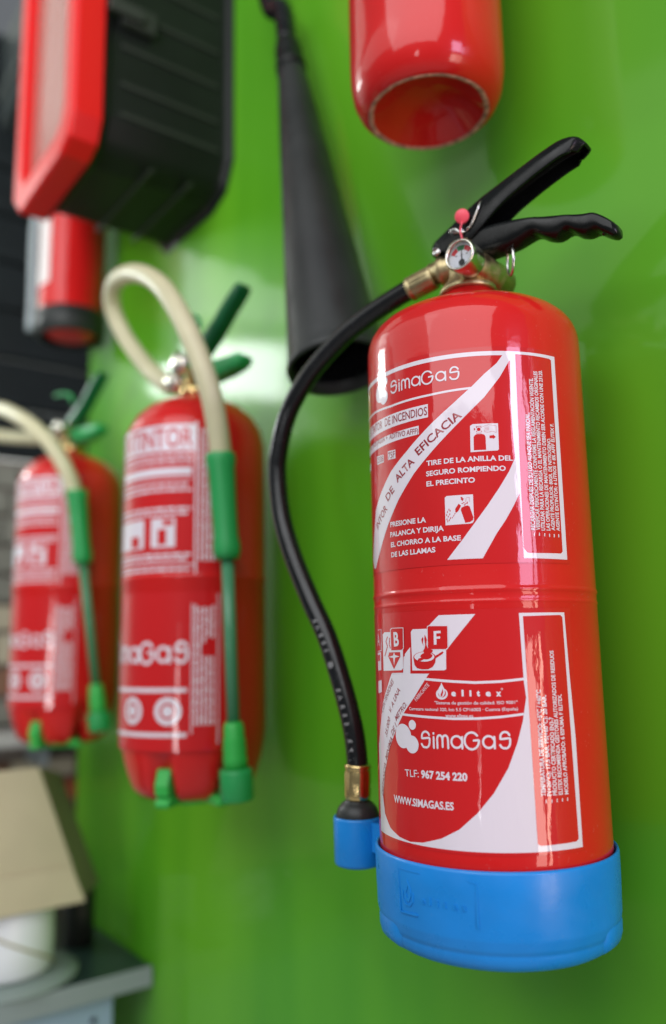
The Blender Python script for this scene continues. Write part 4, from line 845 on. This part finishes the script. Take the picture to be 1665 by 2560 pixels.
# raised frame, flame and faint letters
items = []
for lp in EMB:
    v, f = ribbon([(p.x, p.y) for p in catmull([(a, b, 0) for a, b in lp], 4)] if False else lp, 1.1)
    v, f = slice_s(v, f)
    items.append((wrap(v, (AX, AY), 1.45, 0.0834), f))
fl = [[(-54.5, -147), (-51.8, -152.5), (-51.2, -157), (-53, -160.5), (-56, -160.5), (-57.5, -157), (-56.5, -152)], [(-53.8, -151), (-52.8, -156), (-54.5, -159), (-55.8, -156)]]
v, f = fill_loops(fl); items.append((wrap(v, (AX, AY), 1.45, 0.0834), f))
v, f = ribbon([(-58.6, -155), (-58.4, -160), (-56, -162.8), (-52.5, -162.8), (-50.2, -160), (-50, -155)], 0.9); items.append((wrap(v, (AX, AY), 1.45, 0.0834), f))
for ch, s in (('e', -43), ('l', -37.5), ('i', -32.2), ('t', -27), ('e', -21.5), ('x', -16)):
    v, f = text_on(ch, (s, -159.5), (s+(2.6 if ch in 'ex' else 1.3), -159.5), 4.2, 0.02); items.append((wrap(v, (AX, AY), 1.45, 0.0834), f))
V, Fc = join(*items)
emb = link('raised_emblem', V, Fc, M['blue'], foot, smooth=False)
sd = emb.modifiers.new('solid', 'SOLIDIFY'); sd.thickness = 0.0006; sd.offset = 0

# ---- nozzle holder ring on the foot
HX, HY = -0.5385, -0.1290
v, f = lathe([(0.0, 1.2812), (0.0150, 1.2808), (0.0180, 1.2820), (0.0188, 1.284), (0.0192, 1.316), (0.0188, 1.3178), (0.0176, 1.3178), (0.0172, 1.311)], (HX, HY), 56, cap=False)
hold = link('nozzle_holder', v, f, M['blue'], me_)
d = Vector((HX-AX, HY-AY, 0)).normalized(); w_ = Vector((-d.y, d.x, 0))
v, f = prism([(0.084, 1.293), (0.104, 1.295), (0.104, 1.315), (0.084, 1.312)], (AX, AY, 0), d, (0, 0, 1), w_, -0.006, 0.006)
bevel(link('web', v, f, M['blue'], hold, smooth=False), 0.001)

# ---- hose, fittings and nozzle
hp = [(0.046, 1.7418), (0.060, 1.7392), (0.0833, 1.733), (0.0993, 1.7277), (0.1277, 1.7156), (0.1625, 1.692), (0.1886, 1.6611), (0.2006, 1.6269), (0.2024, 1.6031), (0.1975, 1.5669), (0.1851, 1.5309), (0.166, 1.492), (0.1477, 1.4587),
      (0.1326, 1.4199), (0.1224, 1.386), (0.1190, 1.3650), (0.1185, 1.355)]
path = catmull([pt(-165, t, z) for t, z in hp], 8)
v, f = tube(path, 0.0085, 28)
hose = link('hose', v, f, M['rubber'], me_)
# faint print along the hose
def along(path, dist):
    L = 0
    for a, b in zip(path, path[1:]):
        l = (b-a).length
        if L+l >= dist: return a.lerp(b, (dist-L)/l), (b-a).normalized()
        L += l
    return path[-1], (path[-1]-path[-2]).normalized()
total = sum((b-a).length for a, b in zip(path, path[1:]))
items = []
s0 = total-0.006
CH = list('/PR.SSBAR  @ 20BAR')
for k, ch in enumerate(CH):
    if ch == ' ': continue
    V2, F2 = text_flat(ch, 0.01)
    if not V2: continue
    hgt = 0.0042
    x0 = min(a for a, b in V2); x1 = max(a for a, b in V2)
    V = []
    for a, b in V2:
        # reads upward along the hose
        dist = s0-k*0.0068-(a-x0)*hgt*1.25
        c, t = along(path, dist)
        view = (CAM-c); view = (view-t*view.dot(t)).normalized()
        side = t.cross(view)                     # around the hose
        ang = (b*hgt*1.3-0.0065)/0.0086
        V.append(c+(view*math.cos(ang)+side*(-math.sin(ang)))*0.00858)
    items.append((V, F2))
V, Fc = join(*items)
M['hose_print'] = mat('hose_print', (0.42, 0.43, 0.43), 0.5)
link('hose_print', V, Fc, M['hose_print'], hose, smooth=False)

u15 = Vector((math.cos(rad(-165)), math.sin(rad(-165)), 0))
def along_axis(name, a, b, prof, m, parent, segs=40, smooth=True):
    a = Vector(a); b = Vector(b)
    v, f = lathe(prof, axis=b-a, origin=a, segs=segs)
    return link(name, v, f, m, parent, smooth=smooth)
def hexnut(name, a, b, r, m, parent, flutes=10):
    """fluted ferrule"""
    a = Vector(a); b = Vector(b); w = (b-a).normalized(); L = (b-a).length
    u = w.orthogonal().normalized(); v_ = w.cross(u); V, Fc = [], []; n = flutes*6
    for t, k_ in ((0, 0.93), (0.03, 1), (0.12, 1.0), (0.16, 0.93), (0.22, 1.0), (0.82, 1.0), (0.95, 0.96), (1.0, 0.86)):
        for k in range(n):
            an = 2*math.pi*k/n; flat = 0.05*max(0, math.cos(an*flutes))*(1 if 0.15 < t < 0.9 else 0)
            V.append(a+w*L*t+(u*math.cos(an)+v_*math.sin(an))*r*(k_-flat))
    for i in range(7):
        for k in range(n): Fc.append((i*n+k, i*n+(k+1) % n, (i+1)*n+(k+1) % n, (i+1)*n+k))
    Fc += [tuple(reversed(range(n))), tuple(range(7*n, 8*n))]
    return link(name, V, Fc, m, parent)
hexnut('hose_ferrule', pt(-165, 0.0535, 1.7402), pt(-165, 0.0285, 1.7445), 0.0102, M['brass'], me_)
hexnut('nozzle_ferrule', pt(-165, 0.1180, 1.3575), pt(-165, 0.1190, 1.3300), 0.0107, M['brass_bright'], me_, 8)
nz = Vector((HX, HY, 0))
v, f = lathe([(0.0078, 1.337), (0.0080, 1.333), (0.0090, 1.3320), (0.0092, 1.3300), (0.0125, 1.3275), (0.0155, 1.3240), (0.0170, 1.3195), (0.0172, 1.315), (0.0172, 1.303), (0.0, 1.303)], (HX, HY), 48, cap=False)
link('nozzle', v, f, M['black_matt'], me_)

# ---- brass valve
v, f = lathe([(0.0205, 1.7190), (0.0222, 1.7196), (0.0226, 1.7212), (0.0215, 1.7240), (0.0190, 1.7275), (0.0160, 1.7310), (0.0145, 1.735), (0.0145, 1.760), (0.012, 1.762)], (AX, AY), 56)
valve = link('valve_body', v, f, M['brass'], me_)
g75 = Vector((math.cos(rad(-75)), math.sin(rad(-75)), 0))
gc = pt(15, 0.0145, 1.7345)
v, f = lathe([(0.0085, -0.034), (0.0118, -0.031), (0.0122, -0.016), (0.0126, -0.014), (0.0126, -0.011), (0.0120, -0.009), (0.0120, 0.008), (0.0095, 0.014), (0.0075, 0.022)], axis=g75, origin=gc, segs=40)
link('cross_bore', v, f, M['brass'], valve)
v, f = lathe([(0.0110, 0.0), (0.0105, 0.016), (0.0118, 0.018), (0.0118, 0.0225), (0.0092, 0.0245), (0.0090, 0.032)], axis=u15, origin=pt(-165, 0.0, 1.7465), segs=40)
link('outlet', v, f, M['brass'], valve)
# gauge: rim, dial, needle, lens
go = gc+g75*0.022
v, f = lathe([(0.0070, -0.008), (0.0105, -0.004), (0.0122, 0.000), (0.0124, 0.012), (0.0121, 0.0160), (0.0114, 0.0172), (0.0104, 0.0170), (0.0100, 0.0150), (0.0099, 0.0118), (0.0, 0.0117)], axis=g75, origin=go, segs=56, cap=False)
gau = link('gauge', v, f, M['nickel'], me_)
gu = Vector((-g75.y, g75.x, 0)); 
if gu.dot(Rt) < 0: gu = -gu
gz = Vector((0, 0, 1))
def dial_shape(name, outline, off, m):
    v = [go+gu*a+gz*b+g75*(0.0118+off) for a, b in outline]
    return link(name, v, [tuple(range(len(v)))], m, gau, smooth=False)
circ_ = [(0.0098*math.cos(k*math.pi/20), 0.0098*math.sin(k*math.pi/20)) for k in range(40)]
dial_shape('dial', circ_, 0.0001, M['dial'])
def sector(a0, a1, r0, r1):
    n = 8
    return [(r1*math.cos(rad(a0+(a1-a0)*k/n)), r1*math.sin(rad(a0+(a1-a0)*k/n))-0.0015) for k in range(n+1)]+[(r0*math.cos(rad(a1-(a1-a0)*k/n)), r0*math.sin(rad(a1-(a1-a0)*k/n))-0.0015) for k in range(n+1)]
dial_shape('scale_red', sector(32, 72, 0.0060, 0.0092), 0.0003, M['dial_red'])
dial_shape('scale_green', sector(74, 112, 0.0060, 0.0092), 0.0003, M['dial_green'])
dial_shape('scale_red', sector(114, 150, 0.0060, 0.0092), 0.0003, M['dial_red'])
dial_shape('needle', [(-0.0005, -0.004), (0.0006, -0.004), (0.0002, 0.0068), (-0.0001, 0.0068)], 0.0006, M['black_matt'])
dial_shape('needle_hub', [(0.0024*math.cos(k*math.pi/10), -0.0045+0.0024*math.sin(k*math.pi/10)) for k in range(20)], 0.0008, M['black_matt'])
for q in (-0.004, 0.0, 0.004): dial_shape('scale_mark', [(q-0.0008, 0.0008), (q+0.0008, 0.0008), (q+0.0008, 0.0014), (q-0.0008, 0.0014)], 0.0003, M['black_matt'])
v, f = lathe([(0.0103, 0.0152), (0.0103, 0.0160), (0.0, 0.0164)], axis=g75, origin=go, segs=40, cap=False)
link('lens', v, f, M['lens'], gau)

# ---- levers
PH = 15
ud = Vector((math.cos(rad(PH)), math.sin(rad(PH)), 0)); wd = Vector((-ud.y, ud.x, 0)); AXV = Vector((AX, AY, 0))
# upper squeeze lever: channel section, open underneath
top = [(-0.0270, 1.7610, 0.0090, 0.0100), (-0.0250, 1.7700, 0.0190, 0.0112), (-0.0150, 1.7758, 0.0235, 0.0118), (0.0, 1.7838, 0.0240, 0.0122), (0.0165, 1.7924, 0.0220, 0.0124), (0.034, 1.7988, 0.0175, 0.0124), (0.0524, 1.8052, 0.0155, 0.0124), (0.068, 1.8105, 0.0148, 0.0124),
       (0.0829, 1.8145, 0.0142, 0.0122), (0.0925, 1.8145, 0.0135, 0.0116), (0.0990, 1.8120, 0.0120, 0.0100), (0.1030, 1.8070, 0.0085, 0.0070)]
V, Fc = [], []; th = 0.0022
sec_n = 0
def smooth_rows(rows, n=3):
    P = catmull([Vector((a, b, c)) for a, b, c, d in rows], n); D = catmull([Vector((d, 0, 0)) for a, b, c, d in rows], n)
    return [(p.x, p.y, p.z, q.x) for p, q in zip(P, D)]
rows = smooth_rows(top)
for i, (t, z, h, hw) in enumerate(rows):
    t0 = rows[max(i-1, 0)]; t1 = rows[min(i+1, len(rows)-1)]
    tg = Vector((t1[0]-t0[0], 0, t1[1]-t0[1])).normalized(); nx, nz_ = -tg.z, tg.x     # normal in (t,z)
    loop = [(-hw, -h), (-hw, -0.003), (-hw*0.82, -0.0006), (-hw*0.5, 0), (hw*0.5, 0), (hw*0.82, -0.0006), (hw, -0.003), (hw, -h), (hw-th, -h), (hw-th, -th-0.0015), (hw*0.6, -th), (-hw*0.6, -th), (-hw+th, -th-0.0015), (-hw+th, -h)]
    sec_n = len(loop)
    for a, b in loop:
        V.append(AXV+ud*(t+nx*b)+wd*a+Vector((0, 0, z-0.0028+nz_*b)))
n = len(rows)
for i in range(n-1):
    for k in range(sec_n):
        Fc.append((i*sec_n+k, i*sec_n+(k+1) % sec_n, (i+1)*sec_n+(k+1) % sec_n, (i+1)*sec_n+k))
Fc += [tuple(range(sec_n)), tuple(range((n-1)*sec_n, n*sec_n))]
ul = link('squeeze_lever', V, Fc, M['black'], me_); fix_normals(ul)
bevel(ul, 0.0005, 2, 50)
# inner web along the underside of the lever
V, Fc = [], []
for i, (t, z, h, hw) in enumerate(rows[3:-4]):
    for a in (-0.0009, 0.0009):
        V += [AXV+ud*t+wd*a+Vector((0, 0, z-0.0022)), AXV+ud*t+wd*a+Vector((0, 0, z-h*0.62))]
k_ = len(rows[3:-4])
for i in range(k_-1):
    o = i*4; Fc += [(o, o+1, o+5, o+4), (o+2, o+6, o+7, o+3), (o+1, o+3, o+7, o+5)]
link('stiffener', V, Fc, M['black'], ul, smooth=False)
# lower carrying handle: rounded bar with finger scallops
bot = [(-0.0130, 1.7640, 1.7440, 0.0085), (0.0, 1.7670, 1.7440, 0.0100), (0.0150, 1.7680, 1.7440, 0.0106), (0.0300, 1.7670, 1.7440, 0.0106), (0.0430, 1.7650, 1.7450, 0.0106), (0.0529, 1.7630, 1.7478, 0.0106), (0.0600, 1.7612, 1.7486, 0.0106), (0.0680, 1.7588, 1.7432, 0.0106), (0.0760, 1.7566, 1.7405, 0.0106),
       (0.0850, 1.7540, 1.7428, 0.0106), (0.0925, 1.7516, 1.7375, 0.0106), (0.0985, 1.7500, 1.7355, 0.0106), (0.1050, 1.7486, 1.7358, 0.0104), (0.1110, 1.7444, 1.7312, 0.0098), (0.1165, 1.7392, 1.7280, 0.0085), (0.1200, 1.7350, 1.7280, 0.0055)]
rows = smooth_rows(bot, 3); V, Fc = [], []; sn = 28
for t, zt, zb, hw in rows:
    zc = (zt+zb)/2; hh = (zt-zb)/2
    for k in range(sn):
        a = 2*math.pi*k/sn; ca, sa = math.cos(a), math.sin(a); e = 0.42 if sa > 0 else 0.62
        V.append(AXV+ud*t+wd*hw*math.copysign(abs(ca)**e, ca)+Vector((0, 0, zc+hh*math.copysign(abs(sa)**e, sa))))
n = len(rows)
for i in range(n-1):
    for k in range(sn): Fc.append((i*sn+k, i*sn+(k+1) % sn, (i+1)*sn+(k+1) % sn, (i+1)*sn+k))
Fc += [tuple(range(sn)), tuple(range((n-1)*sn, n*sn))]
ll = link('carrying_handle', V, Fc, M['black'], me_); fix_normals(ll)
v, f = lathe([(0.0016, -0.0001), (0.0016, 0.0004), (0.0, 0.0004)], axis=(0.1, -0.3, -1), origin=pt(15, 0.1105, 1.7318, -0.004), segs=16, cap=False)
link('hang_hole', v, f, M['rubber'], ll)
# rivet, pin, split ring, seal
v, f = lathe([(0.0032, 0), (0.0034, 0.0012), (0.0026, 0.0022), (0.0, 0.0026)], axis=-wd, origin=pt(15, -0.0195, 1.7575, -0.0119), segs=24)
link('rivet', v, f, M['steel'], me_)
v, f = tube([pt(15, 0.0085, 1.7655, -0.0135), pt(15, 0.0135, 1.7700, -0.0138), pt(15, 0.0185, 1.7790, -0.0138), pt(15, 0.0215, 1.7852, -0.0138)], 0.0008, 10)
link('spring_wire', v, f, M['steel'], me_)
v, f = tube([pt(15, 0.004, 1.7690, -0.0125), pt(15, 0.0015, 1.7672, -0.0128), pt(15, -0.004, 1.7690, -0.0132), pt(15, -0.0065, 1.7700, -0.0135)], 0.0014, 10)
pin = link('safety_pin', v, f, M['steel'], me_)
rc = pt(15, 0.0370, 1.7365, 0.000)
v, f = tube([rc+ud*0.0072*math.cos(q*math.pi/16)*0.75-wd*0.006*math.cos(q*math.pi/16)+Vector((0, 0, 0.0110*math.sin(q*math.pi/16))) for q in range(32)], 0.0012, 10, closed=True)
link('pull_ring', v, f, M['steel'], me_)
sc0 = pt(15, 0.0065, 1.7770, -0.0165)
v, f = lathe([(0.0, -0.0012), (0.0050, -0.0012), (0.0056, -0.0005), (0.0056, 0.0006), (0.0050, 0.0012), (0.0, 0.0012)], axis=(CAM-sc0).normalized()*0.6+g75*0.4, origin=sc0, segs=32, cap=False)
seal = link('seal', v, f, M['pink'], me_)
v, f = tube([sc0+Vector((0, 0, -0.004)), pt(15, 0.005, 1.7700, -0.0160), pt(15, 0.004, 1.7660, -0.0160), pt(15, 0.005, 1.7600, -0.0155), pt(15, 0.003, 1.7500, -0.0150)], 0.0007, 8)
link('seal_tie', v, f, M['pink'], seal)
v, f = tube(catmull([pt(15, -0.006, 1.7700, -0.0140), pt(15, -0.0005, 1.7690, -0.0160), pt(15, 0.003, 1.7655, -0.0150), pt(15, 0.0065, 1.7660, -0.0130)], 4), 0.0011, 8)
link('pin_loop', v, f, M['steel'], seal)

# ---- wall bracket behind the body
v, f = join(box(AX-0.02, AX+0.02, -0.0195, -0.0005, 1.62, 1.70))
bevel(link('wall_hook', v, f, M['steel'], me_, smooth=False), 0.001)
